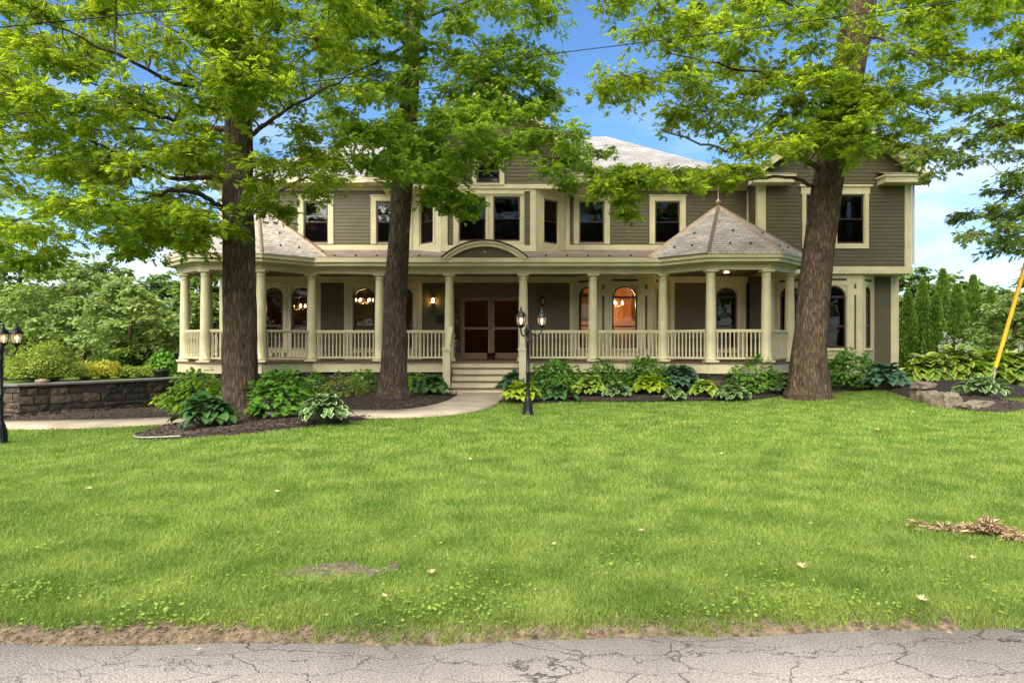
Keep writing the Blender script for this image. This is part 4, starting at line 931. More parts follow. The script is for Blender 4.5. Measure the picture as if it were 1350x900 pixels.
def leaf_geo(pos, d, nr, size, tpl):
    V0, F0 = tpl; side = norm(np.cross(nr, d)); nr = norm(np.cross(d, side))
    V = pos[:,None,:]+size[:,None,None]*(V0[None,:,0:1]*d[:,None,:]+V0[None,:,1:2]*side[:,None,:]+V0[None,:,2:3]*nr[:,None,:])
    N_ = len(pos); F = F0[None]+(np.arange(N_)*len(V0))[:,None,None]
    return V.reshape(-1, 3), F.reshape(-1, F0.shape[1])
def leaves(name, mat, pos, d, nr, size, tpl, parent, rg, smooth=False):
    V, F = leaf_geo(pos, norm(d), nr, size, tpl); rn = np.repeat(rg.uniform(0, 1, len(pos)), len(tpl[0]))
    return np_mesh(name, V, F, mat, parent, WL[parent] if parent is not None else (0,0,0), {'rnd': rn}, smooth)
def sticks(a, b, ra, rb):
    """three-sided twigs a->b"""
    d = norm(b-a); ref = np.where(np.abs(d[:,2:3]) < .9, np.array([[0,0,1.]]), np.array([[1.,0,0]])); u = norm(np.cross(d, ref)); w_ = np.cross(d, u); vs = []
    for k in range(3):
        q = math.cos(2.094*k)*u+math.sin(2.094*k)*w_; vs += [a+q*ra[:,None], b+q*rb[:,None]]
    V = np.stack(vs, 1).reshape(-1, 3); F = []
    for k in range(3): F.append((2*k, 2*((k+1)%3), 2*((k+1)%3)+1, 2*k+1))
    F = np.array(F)[None]+(np.arange(len(a))*6)[:,None,None]
    return V, F.reshape(-1, 4)
def tube_geo(pts, rad, n, lump=0.0, seed=0, twist=0):
    pts = np.array(pts, float); rad = np.array(rad, float); m = len(pts); t = norm(np.gradient(pts, axis=0))
    u = np.cross(t[0], (0, 1, 0)); u = u/np.linalg.norm(u) if np.linalg.norm(u) > .1 else np.array((1.,0,0)); V = []
    for i in range(m):
        u = u-(u@t[i])*t[i]; u /= np.linalg.norm(u); w_ = np.cross(t[i], u); a_ = np.arange(n)*2*math.pi/n
        r = np.full(n, rad[i])
        if lump:
            r = rad[i]*(1+lump*np.array([mnoise.noise((math.cos(q)*2.2, math.sin(q)*2.2+seed, pts[i][2]*.9)) for q in a_])+lump*.45*np.array([mnoise.noise((math.cos(q)*7, math.sin(q)*7+seed, pts[i][2]*1.7)) for q in a_]))
        V.append(pts[i]+r[:,None]*(np.cos(a_)[:,None]*u+np.sin(a_)[:,None]*w_))
    F = [(i*n+k, i*n+(k+1)%n, (i+1)*n+(k+1)%n, (i+1)*n+k) for i in range(m-1) for k in range(n)]
    return np.concatenate(V), np.array(F)
def curve_pts(a, b, n, sag, rg, wob=.05):
    a = np.array(a, float); b = np.array(b, float); L_ = np.linalg.norm(b-a); t = np.linspace(0, 1, n)[:,None]
    p = a+(b-a)*t; p[:,2] += (np.sin(t[:,0]*math.pi))*sag*L_
    p[1:-1] += rg.normal(0, wob*L_*.35, (n-2, 3)); return p
class Geo:
    def __init__(self): self.V = []; self.F = []; self.n = 0
    def add(self, V, F): self.V.append(V); self.F.append(F+self.n); self.n += len(V)
    def get(self): return np.concatenate(self.V), np.concatenate(self.F)

def grow(name, label, base, trunk, limbs, pads, leafmat_, barkm, seed, leaf=.13, tpl=T_OAK, twigs=13, per=6.5, nsides=56, group=None, cat='tree', flat=.35, lump=.15, hi=None, droop=.12):
    """trunk [(pt, r)], limbs [[pts...], r0], pads [(centre, radius)]: a real branch runs out to every pad of twigs and leaves"""
    rg = np.random.default_rng(seed); t = empty(name, base, label, cat, group)
    tp = np.array([p for p, r in trunk]); tr = np.array([r for p, r in trunk])
    s = np.linspace(0, len(tp)-1, 130); k = np.arange(len(tp)); tps = np.stack([np.interp(s, k, tp[:,i]) for i in range(3)], 1); trs = np.interp(s, k, tr)
    if lump:
        V, F = tube_geo(tps, trs, nsides, lump, seed)
    else: V, F = tube_geo(tps[::12], trs[::12], 8)
    np_mesh('trunk', V, F, barkm, t, base, smooth=True)
    G = Geo(); nodes = [p for p in tps if p[2] > base[2]+(tps[-1][2]-base[2])*.25]; nrad = [trs[i]*.5 for i, p in enumerate(tps) if p[2] > base[2]+(tps[-1][2]-base[2])*.25]; npar = [1]*len(nodes)
    for pts, r0 in limbs:
        pts = np.array(pts, float); m = len(pts); ss = np.linspace(0, m-1, m*4); pp = np.stack([np.interp(ss, np.arange(m), pts[:,i]) for i in range(3)], 1)
        for _ in range(3): pp[1:-1] = (pp[:-2]+pp[1:-1]*2+pp[2:])/4
        pp[1:-1] += rg.normal(0, .02, (len(pp)-2, 3)); rr = r0*(1-.82*np.linspace(0, 1, len(pp))**.8)
        V, F = tube_geo(pp, rr, 7); G.add(V, F); nodes += list(pp[2:]); nrad += list(rr[2:]); npar += [0]*(len(pp)-2)
    tc_ = tp[:, :2].mean(0); pads = sorted(pads, key=lambda q: np.hypot(q[0][0]-tc_[0], q[0][1]-tc_[1]))
    NA = np.array(nodes); RA = np.array(nrad); PA = np.array(npar, float)
    SA, SB, SRA, SRB = [], [], [], []; LP, LD, LN_, LS = [], [], [], []
    for c, rad in pads:
        c = np.array(c, float); dv = NA-c; dist = np.linalg.norm(dv, axis=1)
        cost = dist+.8*np.maximum(0, dv[:,2])+PA*.35*dist; j = int(np.argmin(cost)); a_ = NA[j]; n_ = 6; pp = curve_pts(a_, c, n_, .10, rg, .12)
        r0 = min(RA[j]*.7, .012+.014*dist[j]); r0 = max(r0, .009); rr = np.linspace(r0, .006, n_); V, F = tube_geo(pp, rr, 5); G.add(V, F)
        NA = np.concatenate([NA, pp[2:]]); RA = np.concatenate([RA, rr[2:]]); PA = np.concatenate([PA, np.zeros(n_-2)])
        q = twigs; az_ = rg.uniform(0, 6.283, q); el_ = rg.normal(-.05, .28, q); ln = rad*rg.uniform(.35, 1.0, q)
        d = np.stack([np.cos(az_)*np.cos(el_), np.sin(az_)*np.cos(el_), np.sin(el_)], 1); out = norm((c-np.array((tc_[0], tc_[1], c[2])))[None])[0]
        d = norm(d+.35*out); st = c+rg.normal(0, .10*rad, (q, 3))*np.array((1,1,flat)); st[:] = st*.3+c*.7; en = st+d*ln[:,None]; en[:,2] -= droop*ln+rg.uniform(-.5,.5,q)*flat*rad*.5
        SA.append(st); SB.append(en); SRA.append(np.full(q, .006)); SRB.append(np.full(q, .0025))
        for fr, kk in ((1.0, per), (.6, per*.8), (.3, per*.4)):
            pos = st+(en-st)*fr; cnt = rg.poisson(kk, q); ix = np.repeat(np.arange(q), cnt); m = len(ix)
            if m == 0: continue
            dd = d[ix]; az2 = np.arctan2(dd[:,1], dd[:,0])+rg.normal(0, 1.0 if fr == 1 else 1.5, m); e2 = rg.normal(-.25, .35, m)
            ld = np.stack([np.cos(az2)*np.cos(e2), np.sin(az2)*np.cos(e2), np.sin(e2)], 1); nn = norm(np.stack([rg.normal(0, .6, m), rg.normal(0, .6, m)-.15, np.ones(m)], 1))
            LP.append(pos[ix]+rg.normal(0, .035, (m, 3))+ld*.03); LD.append(ld); LN_.append(nn); LS.append(leaf*rg.uniform(.5, 1.35, m))
    V, F = sticks(np.concatenate(SA), np.concatenate(SB), np.concatenate(SRA), np.concatenate(SRB)); G.add(V, F); V, F = G.get()
    np_mesh('limbs', V, F, barkm, t, base, smooth=True)
    LP = np.concatenate(LP); leaves('crown', leafmat_, LP, np.concatenate(LD), np.concatenate(LN_), np.concatenate(LS), tpl, t, rg)
    return t, len(LP)

def pad_sample(rg, polys, yr, n, rad, gap=.62, keep=None, zr=(0, 99)):
    """spread n foliage pads through the view volume of a crown"""
    out = []; tries = 0
    allp = np.concatenate([np.array(p) for p in polys]); lo, hi = allp.min(0), allp.max(0)
    while len(out) < n and tries < n*60:
        tries += 1; x, y = rg.uniform(lo, hi)
        if not any(inside(p, x, y) for p in polys): continue
        Yd = yr(x, y, rg) if callable(yr) else rg.uniform(*yr)
        p = P(x, y, Yd); r = rad*rg.uniform(.75, 1.25)
        if out and min(np.linalg.norm(p-o_[0]) for o_ in out) < gap*rad: continue
        out.append((p, r))
    return out
def upper_pads(rg, c, rx, rz, n, rad, zmin):
    out = []
    while len(out) < n:
        q = norm(rg.normal(0, 1, 3))*rg.uniform(.45, 1)**.6; p = np.array(c)+q*np.array((rx, rx, rz))
        if p[2] > zmin(p) if callable(zmin) else p[2] > zmin: out.append((p, rad*rg.uniform(.8, 1.3)))
    return out
def above(p): return p[1] < .5 or (455-(p[2]-CAMH)*900/max(p[1], .5)) < -70
def umin(f): 
    return lambda p: 3.0 if False else (p[2]-1 if f(p) else p[2]+1)
total = 0
# --- left oak
rg = np.random.default_rng(11)
by = 12.8; zb = gzf(-5.08, by)
trunk = [((-5.08,by,zb-.15),.56),((-5.08,by,zb+.05),.46),((-5.09,by,zb+.35),.35),((-5.09,by,zb+1.0),.305),(P(316,420,by),.29),(P(315,330,by),.275),(P(314,250,by),.262),(P(313,190,by),.25),(P(316,120,by),.21),(P(319,40,by),.185),(P(322,-80,by),.16),(P(330,-330,by),.10),(P(335,-480,by),.03)]
limbs = [([P(300,236,by),P(262,233,12.4),P(225,236,12.0),P(180,214,11.6),P(120,188,11.2),P(60,160,10.9)],.062),
 ([P(300,282,by),P(285,270,12.6),P(262,255,12.4),P(235,250,12.1),P(195,262,11.7),P(140,270,11.3),P(80,282,11.0),P(10,296,10.8)],.062),
 ([P(303,190,by),P(250,165,12.0),P(200,150,11.3),P(120,110,10.6)],.06),([P(300,170,by),P(240,170,13.4),P(170,172,13.8),P(80,140,14.2)],.05),
 ([P(328,250,by),P(350,265,12.6),P(375,245,12.3),P(420,230,12.0)],.045),([P(326,180,by),P(370,150,12.2),P(420,120,11.6),P(480,90,11.2)],.05),
 ([P(320,130,by),P(300,60,11.5),P(290,0,10.6),P(270,-60,9.8)],.05),([P(310,110,by),P(230,40,13.2),P(150,-10,13.6)],.05),([P(320,150,by),P(380,90,13.8),P(440,40,14.6)],.045),
 ([P(320,60,by),P(200,-60,12),P(60,-120,11)],.05),([P(322,20,by),P(430,-80,12.5),P(520,-130,12)],.05),([P(316,100,by),P(250,120,11.2),P(150,70,10),P(40,20,9.2)],.055)]
pol1 = [[(-60,-60),(470,-60),(480,60),(470,150),(455,225),(395,258),(372,262),(345,250),(322,232),(290,225),(250,262),(232,300),(170,318),(150,280),(110,300),(60,322),(-60,330)]]
lowp = [[(-50,300),(60,310),(95,322),(40,345),(-50,350)],[(150,300),(250,268),(285,275),(286,300),(215,330),(165,350)],[(330,255),(395,262),(385,290),(345,280)],[(290,285),(296,310),(250,325),(240,300)]]
pads = pad_sample(rg, pol1, (9.6, 15.6), 222, .60, .5)+pad_sample(rg, lowp, (10.2, 13.5), 26, .42, .5)+pad_sample(rg, [[(285,-30),(350,-30),(350,60),(345,178),(285,178)]], (9.4, 11.6), 15, .42, .7)
pads += [(p, r) for p, r in upper_pads(rg, (-5.0,by,10.8), 5.2, 3.6, 80, .9, 4) if above(p)]
_, n_ = grow('oak_tree', 'dark trunked oak in the left mulch bed, its bright crown over the left lawn', (-5.08,by,zb), trunk, limbs, pads, oak, bark1, 11, leaf=.135); total += n_
# --- middle oak
rg = np.random.default_rng(22); by = 17.0; zb = gzf(-2.97, by)
trunk = [((-2.97,by,zb-.15),.52),((-2.97,by,zb+.06),.46),((-2.96,by,zb+.35),.375),((-2.95,by,zb+.8),.33),(P(520,430,by),.285),(P(523,370,by),.268),(P(527,300,by),.258),(P(531,240,by),.248),(P(537,170,by),.235),(P(541,100,by),.21),(P(545,0,by),.18),(P(550,-150,by),.12),(P(556,-300,by),.03)]
limbs = [([P(530,232,by),P(500,215,16.2),P(455,210,15.6),P(410,200,15)],.05),([P(540,190,by),P(590,205,16),P(640,205,15.2),P(700,203,14.6),P(760,210,14.2)],.055),
 ([P(541,180,by),P(600,165,15.2),P(660,160,14.0),P(720,170,13.4)],.05),([P(538,60,by),P(480,90,16),P(430,92,15)],.045),([P(545,50,by),P(600,65,16.4),P(650,100,15.8),P(700,120,15.4)],.045),
 ([P(545,30,by),P(620,0,16.5),P(700,-20,16)],.045),([P(530,215,by),P(570,235,15.8),P(600,262,15)],.04),([P(543,70,by),P(500,20,15.5),P(450,-30,14.5)],.04),([P(545,0,by),P(640,-90,17.5),P(720,-130,18)],.04)]
dense = [[(468,170),(520,150),(560,175),(560,232),(510,235),(470,215)],[(545,182),(580,140),(640,118),(700,135),(745,170),(800,205),(795,238),(740,240),(715,215),(660,196),(620,205),(600,258),(575,255),(548,240)],[(590,250),(640,252),(650,275),(605,285)]]
sparse = [[(425,-50),(740,-50),(735,20),(715,70),(740,140),(640,118),(560,160),(440,180)]]
pads = pad_sample(rg, dense, (12.9, 17.4), 56, .52, .55)+pad_sample(rg, sparse, (14.5, 19.0), 95, .64, .6)+pad_sample(rg, [[(590,62),(700,70),(722,140),(600,142)]], (15.2, 17.5), 15, .55, .5)+pad_sample(rg, [[(560,248),(600,252),(632,262),(645,280),(598,290),(560,272)]], (14.2,15.2), 6, .32, .5)+pad_sample(rg, [[(505,165),(575,165),(575,232),(505,232)]], (14.8,16.0), 12, .5, .5)
pads += [(p, r) for p, r in upper_pads(rg, (-2.4,by,12.6), 5.0, 4.2, 60, .95, 4) if above(p)]
_, n_ = grow('oak_tree', 'middle oak before the porch left of the steps, its trunk slimmest and leaning slightly right', (-2.97,by,zb), trunk, limbs, pads, oak_dark, bark1, 22, leaf=.145); total += n_
# --- right oak
rg = np.random.default_rng(33); by = 17.3; bx = (1065-675)/900*by; zb = gzf(bx, by)
trunk = [((bx,by,zb-.15),.62),((bx,by,zb+.05),.57),((bx+.02,by,zb+.22),.50),((bx+.03,by,zb+.6),.45),(P(1067,455,by),.415),(P(1072,400,by),.375),(P(1079,330,by),.37),(P(1090,249,by),.36),(P(1101,190,by),.355),(P(1117,100,by),.36),(P(1126,50,by),.385),(P(1136,-10,by),.36),(P(1155,-140,by),.26),(P(1170,-320,by),.12),(P(1175,-420,by),.03)]
limbs = [([P(1082,225,by),P(1060,212,16.8),P(1035,198,16.2),P(1010,192,15.8),P(965,202,15.2),P(920,188,14.7),P(870,170,14.3)],.075),([P(1072,245,by),P(1040,232,16.6),P(1000,236,15.9),P(940,238,15.2),P(880,242,14.6),P(820,238,14)],.05),
 ([P(1100,120,by),P(1040,100,16),P(960,90,15),P(880,70,14.2)],.055),([P(1130,40,by),P(1180,60,16.6),P(1240,90,15.8),P(1300,110,15)],.06),([P(1110,140,by),P(1160,130,16.3),P(1220,150,15.6)],.05),([P(1120,30,by),P(1050,10,16),P(980,-20,15)],.05),
 ([P(1110,-10,by),P(1000,-80,15),P(900,-100,14)],.05),([P(1150,-60,by),P(1250,-100,15.5),P(1330,-90,14.5)],.05),([P(1112,160,by),P(1085,140,15.8),P(1050,130,14.6)],.04)]
polr = [[(800,-50),(1100,-50),(1090,60),(1075,150),(1060,185),(1000,205),(945,212),(900,172),(850,152),(785,155),(800,125),(835,80),(818,30)],[(1150,-50),(1400,-50),(1400,160),(1320,180),(1250,150),(1190,190),(1130,205),(1110,175),(1135,60)],[(1080,110),(1160,120),(1180,200),(1090,170),(1050,160)]]
low3 = [[(775,212),(860,222),(880,240),(830,258),(785,245)],[(810,250),(838,255),(836,285),(815,280)],[(880,225),(1000,220),(960,250),(905,252)]]
pads = pad_sample(rg, polr, (13.2, 19.2), 180, .64, .5)+pad_sample(rg, low3, (13.6, 15.4), 24, .38, .45)+pad_sample(rg, [[(1075,110),(1150,110),(1130,172),(1070,172)]], (14.8,15.8), 7, .45, .5)+pad_sample(rg, [[(1035,105),(1090,95),(1180,130),(1200,200),(1120,195),(1040,175)]], (15.0,17.0), 20, .48, .55)
pads += [(p, r) for p, r in upper_pads(rg, (8.4,by,12.8), 5.4, 4.4, 60, .95, 4) if above(p)]
_, n_ = grow('oak_tree', 'thick brown oak trunk on the lawn before the right wing, leaning right', (bx,by,zb), trunk, limbs, pads, oak, bark2, 33, leaf=.15); total += n_
# --- tree beyond the right edge, its branches hanging into the picture
rg = np.random.default_rng(44); by = 14.5; bx = 14.6
trunk = [((bx,by,-.15),.5),((bx,by,.1),.42),((bx,by,.8),.34),((bx,by,3),.3),((bx-.1,by,6),.25),((bx-.2,by,9),.16),((bx,by,12),.03)]
limbs = [([(bx,by,4.6),(12.5,14.2,5.0),(11,14,4.6),(9.9,14,4.0)],.07),([(bx,by,3.6),(13,14.4,4.0),(11.6,14.1,3.5),(10.4,14,2.9)],.05),([(bx,by,5.8),(12.3,14,6.5),(10.6,13.5,6.4)],.06)]
pr_ = [[(1190,195),(1262,165),(1400,130),(1400,350),(1310,340),(1255,300),(1275,270),(1320,225),(1270,215),(1215,235)]]
pads = pad_sample(rg, pr_, (13, 15.5), 58, .36, .9)+[(p, r) for p, r in upper_pads(rg, (bx,by,7.2), 4.2, 3.6, 90, .95, 4) if (p[0]/p[1] > .80 or above(p))]
_, n_ = grow('oak_tree', 'cool green branches hanging in from a tree beyond the right edge', (bx,by,gzf(bx,by)), trunk, limbs, pads, oak_blue, bark1, 44, leaf=.14, nsides=24, twigs=10, per=4.2); total += n_
print('oak leaves', total)

# --- background trees: own trunk, limbs and crown each
def bg_tree(px, Y, htop_px, wid_px, mat, label, seed, leaf=.22, cat='tree', group=None, npad=46, ylo=470, name='broadleaf_tree', twigs=9, per=6, tpl=T_SIMPLE, flat=.5):
    rg = np.random.default_rng(seed); base = P(px, 455, Y); base[2] = gzf(base[0], base[1]); top = P(px, htop_px, Y)[2]; h = top-base[2]; rw_ = wid_px/2/900*Y; lo = max(base[2]+.25, P(px, ylo, Y)[2])
    tr = [(base-(0,0,.2), .05*h**.7), (base+(0,0,h*.3), .035*h**.7), (base+(.1,0,h*.65), .02*h**.7), (base+(.1,.1,h*.93), .008)]
    pads = []; zc = (lo+top)/2; hz = (top-lo)/2; k = 0
    while len(pads) < npad and k < 5000:
        k += 1; q = rg.uniform(-1, 1, 3); rr_ = np.linalg.norm(q)
        if rr_ > 1 or rr_ < .45: continue
        wob = 1+.22*mnoise.noise((q[0]*1.7+seed, q[1]*1.7, q[2]*1.7)); wz = (1-.35*max(0, q[2]))
        pads.append((np.array((base[0]+q[0]*rw_*wob*wz, base[1]+q[1]*rw_*.8*wz, zc+q[2]*hz*wob)), max(.45, rw_*.30)*rg.uniform(.7, 1.2)))
    return grow(name, label, tuple(base), tr, [], pads, mat, bark1, seed, leaf=leaf, tpl=tpl, twigs=twigs, per=per, nsides=8, group=group, cat=cat, lump=0, flat=flat)
LT = 'trees behind the left terrace'
bgt = [(-90,34,235,300,bgleaf,'tall green tree at the far left edge behind the terrace'),(25,40,300,170,bgleaf,'tall dark tree behind the post lamp at the left edge'),(110,46,335,150,bgleaf,'far green tree in the gap under the left oak branches'),
       (195,38,352,125,bgleaf,'dark tree between the pale ornamental tree and the left pavilion'),(275,36,335,130,bgleaf,'green tree seen through the columns of the left pavilion'),(345,42,380,110,bgleaf,'far tree hidden behind the left pavilion')]
for i, (px, Yd, t_, w_, m_, lab) in enumerate(bgt): bg_tree(px, Yd, t_, w_, m_, lab, 100+i, leaf=.30, group=LT, npad=60, twigs=9, per=6)
bg_tree(95, 25, 338, 150, bgpale, 'pale green layered ornamental tree behind the terrace shrubs, left one', 120, leaf=.17, group=LT, npad=75, ylo=470, flat=.2)
bg_tree(170, 23, 364, 130, bgpale, 'pale green layered ornamental tree nearest the left pavilion', 121, leaf=.16, group=LT, npad=75, ylo=475, flat=.2)
bg_tree(35, 27, 372, 110, bgleaf, 'mid green bushy tree behind the mounded shrub', 122, leaf=.19, group=LT, npad=60, ylo=480)
bg_tree(225, 27, 425, 70, bgleaf, 'low dark bushy tree beside the left pavilion columns', 123, leaf=.18, group=LT, npad=40, ylo=490)
RT = 'trees beyond the right lawn'
for i, (px, Yd, t_, w_, lab) in enumerate(((1200,44,348,110,'dark far tree just right of the house corner'),(1300,50,372,120,'dark far tree behind the arborvitae row'),(1395,40,340,130,'dark tall tree at the right edge behind the guy wire'),(1255,48,362,100,'far tree above the middle of the arborvitae row'))):
    bg_tree(px, Yd, t_, w_, bgleaf, lab, 140+i, leaf=.32, group=RT, npad=55)
bg_tree(1335, 25, 378, 100, bgpale, 'light green layered dogwood tree behind the yellow guard', 150, leaf=.15, group=RT, npad=60, ylo=478, flat=.15)

# --- far woods closing the view low down on both sides
def woods(label, px0, px1, Y, top, seed, n=9000):
    rg = np.random.default_rng(seed); px = rg.uniform(px0, px1, n); yy = Y+rg.uniform(-2.5, 2.5, n); x = (px-675)/900*yy
    zt = np.array([CAMH+(455-top)/900*Y*(1+.35*mnoise.noise((q*.12, seed, 0))+.15*mnoise.noise((q*.6, seed, 0))) for q in x]); z = rg.uniform(0, 1, n)**.8*zt
    pos = np.stack([x, yy, z], 1); d = rg.normal(0, 1, (n, 3)); nn = norm(np.stack([rg.normal(0,.5,n), rg.normal(0,.5,n)-.3, np.ones(n)], 1))
    tag(leaves('distant_woods', bgleaf, pos, d, nn, rg.uniform(.35, .8, n), T_SIMPLE, None, rg), label, 'woods', kind='stuff')
woods('dense far woods low behind the left terrace trees', -260, 350, 52, 392, 61)
woods('dense far woods low behind the arborvitae row', 1150, 1600, 56, 400, 62)

# --- arborvitae cones
def arbor(px, Y, top, w_, seed, label):
    rg = np.random.default_rng(seed); base = P(px, 455, Y); base[2] = gzf(base[0], base[1]); h = P(px, top, Y)[2]-base[2]; r = w_*.86/2/900*Y
    t = empty('arborvitae', tuple(base), label, 'conifer', 'arborvitae row right of the house')
    V, F = tube_geo([base-(0,0,.2), base+(0,0,h*.6), base+(0,0,h*.96)], [.09, .05, .01], 6); np_mesh('trunk', V, F, bark1, t, base)
    n = 9000; z = rg.uniform(0.02, 1, n)**.85; prof = np.minimum(1, (1-z)*1.45)**.85*np.minimum(1, .55+z*3); a_ = rg.uniform(0, 6.283, n)
    lumpn = np.array([mnoise.noise((math.cos(q)*1.6+seed, math.sin(q)*1.6, zz*h*.9)) for q, zz in zip(a_, z)]); rr = r*prof*(1+.30*lumpn)*rg.uniform(.62, 1.04, n)
    pos = np.stack([base[0]+rr*np.cos(a_), base[1]+rr*np.sin(a_), base[2]+z*h], 1); out = np.stack([np.cos(a_), np.sin(a_), np.zeros(n)], 1)
    d = norm(out*rg.uniform(.2, .9, (n,1))+np.array((0,0,1.))+rg.normal(0, .25, (n,3))); nn = norm(np.cross(d, rg.normal(0, 1, (n,3))))
    leaves('crown', conif, pos, d, nn, rg.uniform(.10, .22, n), T_QUAD, t, rg)
for i, (px, Yd, t_, w_, lab) in enumerate(((1197,30,388,30,'first arborvitae from the house corner, half hidden'),(1216,31,372,36,'second arborvitae from the house corner, pointed tip'),(1234,29,392,34,'short arborvitae in front, third from the house'),
        (1243,32,358,36,'tallest arborvitae of the row'),(1262,30,378,38,'arborvitae just right of the tallest one'),(1283,32,366,38,'wide arborvitae second from the right end of the row'),(1306,31,385,38,'arborvitae at the right end of the row'))):
    arbor(px, Yd, t_, w_, 160+i, lab)

# --- shrubs and bedding plants
def shrub(name, x, y, r, h, mat, seed, label, cat='shrub', group=None, leaf=.12, n=420, tpl=T_OVATE, up=.5, zlo=.12):
    rg = np.random.default_rng(seed); z0 = gzf(x, y)+.04; base = (x, y, z0); t = empty(name, base, label, cat, group)
    q = norm(rg.normal(0, 1, (n, 3))); q[:,2] = np.abs(q[:,2]); rad = rg.uniform(.55, 1.0, n)**.6
    wob = np.array([1+.30*mnoise.noise((a_[0]*2.2+seed, a_[1]*2.2, a_[2]*2.2)) for a_ in q])
    pos = np.array(base)+q*(rad*wob)[:,None]*np.array((r, r, h*(1-zlo)))+np.array((0,0,h*zlo))
    hz = norm(q*np.array((1,1,.25))+rg.normal(0, .3, (n,3))); d = norm(hz+np.array((0,0,-.25))); nn = norm(q*.8+np.array((0,0,up+.4))+rg.normal(0, .28, (n,3)))
    leaves('leaves', mat, pos-d*leaf*.4, d, nn, leaf*rg.uniform(.6, 1.25, n), tpl, t, rg, smooth=False)
    m = max(8, int(n/18)); ia = rg.integers(0, n, m); a_ = np.array(base)+rg.normal(0, r*.12, (m,3))*np.array((1,1,0)); V, F = sticks(a_-np.array((0,0,.05)), pos[ia]-d[ia]*leaf*.4, np.full(m, .008), np.full(m, .004)); np_mesh('stems', V, F, twigm, t, base)
    return t
def hosta_tpl(n=7):
    V = []; F = []
    for i in range(n):
        s = i/(n-1); wd = .37*max(0, math.sin(math.pi*min(1, (s*.97+.03))**.8))**.8*(1 if s < .98 else 0)
        for j in range(5):
            v = (j-2)/2; V.append((s, v*wd, abs(v)*.07*math.sin(math.pi*s)+0))
    for i in range(n-1):
        for j in range(4): F.append((i*5+j, (i+1)*5+j, (i+1)*5+j+1, i*5+j+1))
    return np.array(V), np.array(F)
HT = hosta_tpl()
def hosta(x, y, r, h, mat, seed, label, n=70, ll=.26, group='hostas in the beds'):
    rg = np.random.default_rng(seed); z0 = gzf(x, y)+.04; base = np.array((x, y, z0)); t = empty('hosta', tuple(base), label, 'hosta', group)
    V0, F0 = HT; VV = []; FF = []; RN = []; ED = []; SA = []; SB = []
    for i in range(n):
        k = (i+.5)/n; az_ = i*2.39996+rg.normal(0, .2); e = math.radians(82-62*k**.7+rg.normal(0, 5)); l = ll*rg.uniform(.75, 1.15); stem = max(.03, (r-.35*l)*rg.uniform(.55, .95)*(.25+.75*k**.6))
        rz = h*(1.02-.62*k**1.3)*rg.uniform(.85, 1.05); out = np.array((math.cos(az_), math.sin(az_), 0)); rp = stem*(.35+.5*k); p0 = base+out*rp+np.array((0,0,rz*.82))
        s = V0[:,0]; a0 = e*.7-.05; bend = 1.0+.45*k; ang = a0-bend*s; cx_ = np.cumsum(np.concatenate([[0], np.cos((ang[5::5]+ang[:-5:5])/2)*np.diff(s[::5])])); cz_ = np.cumsum(np.concatenate([[0], np.sin((ang[5::5]+ang[:-5:5])/2)*np.diff(s[::5])]))
        cx_ = np.repeat(cx_, 5); cz_ = np.repeat(cz_, 5); sd_ = np.array((-out[1], out[0], 0)); roll = rg.normal(0, .25)
        nv = np.stack([-np.sin(ang)*out[0], -np.sin(ang)*out[1], np.cos(ang)], 1)
        V = p0+l*(cx_[:,None]*out+cz_[:,None]*np.array((0,0,1.))+V0[:,1:2]*(sd_*math.cos(roll)+nv*math.sin(roll))+V0[:,2:3]*nv)
        FF.append(F0+len(VV)*len(V0)); VV.append(V); RN.append(np.full(len(V0), rg.uniform())); ED.append(np.maximum(np.tile(np.array([1,.45,0,.45,1]), len(V0)//5), np.clip((V0[:,0]-.86)/.14, 0, 1))); SA.append(base+out*.03); SB.append(p0)
    np_mesh('leaves', np.concatenate(VV), np.concatenate(FF), mat, t, base, {'rnd': np.concatenate(RN), 'edge': np.concatenate(ED)}, smooth=True)
    V, F = sticks(np.array(SA), np.array(SB), np.full(n, .006), np.full(n, .005)); np_mesh('stems', V, F, twigm, t, base)
    return t
def at(px, yb, dz=0.0):          # ground point under a pixel
    Y_ = CAMH*900/(yb-455)
    for _ in range(8):
        x_ = (px-675)/900*Y_; Y_ = (CAMH-gzf(x_, Y_)-dz)*900/(yb-455)
    return x_, Y_
HY = 'broad leaved shrubs in the front beds'; sd_ = 300
def put(kind, px, yb, wpx, ytop, mat, label, **k):
    global sd_
    sd_ += 1; x, y = at(px, yb); lim_ = 18.7 if px < 1050 else 20.9
    if y > lim_: x *= lim_/y; y = lim_
    r = wpx*(1.15 if px > 700 else 1.05)/2/900*y; h = CAMH+(455-ytop)/900*y-gzf(x, y)-.04
    y2 = y+r*.5; x *= y2/y; r *= 1.0
    if kind == 'h':
        if 700 < px < 1040: k['n'] = int(k.get('n', 70)*1.5); k['ll'] = k.get('ll', .26)*1.12; r *= 1.12; h *= 1.15
        return hosta(x, y2, r*1.02, h, mat, sd_, label, **k)
    return shrub('leafy_shrub', x, y2, r, h, mat, sd_, label, group=HY, **k)
put('s', 262, 552, 92, 486, hydr_b, 'bright yellow green shrub left of the left oak trunk', n=850, leaf=.13)
put('h', 272, 570, 98, 523, host_g, 'large dark green hosta at the foot of the left oak', n=110, ll=.24)
put('h', 212, 540, 34, 521, host_y, 'small yellow green hosta at the left tip of the left bed', n=40, ll=.15)
put('s', 372, 556, 92, 482, hydr, 'medium green bushy shrub right of the left oak trunk', n=950, leaf=.13)
put('h', 428, 563, 84, 519, host_v, 'large white edged hosta at the right end of the left oak bed', n=110, ll=.21)
put('s', 452, 528, 62, 492, mound_m, 'low pale shrub between the left and middle oaks', n=380, leaf=.09)
put('s', 478, 505, 50, 486, hydr, 'small dark shrub against the porch left of the middle oak', n=260, leaf=.12)
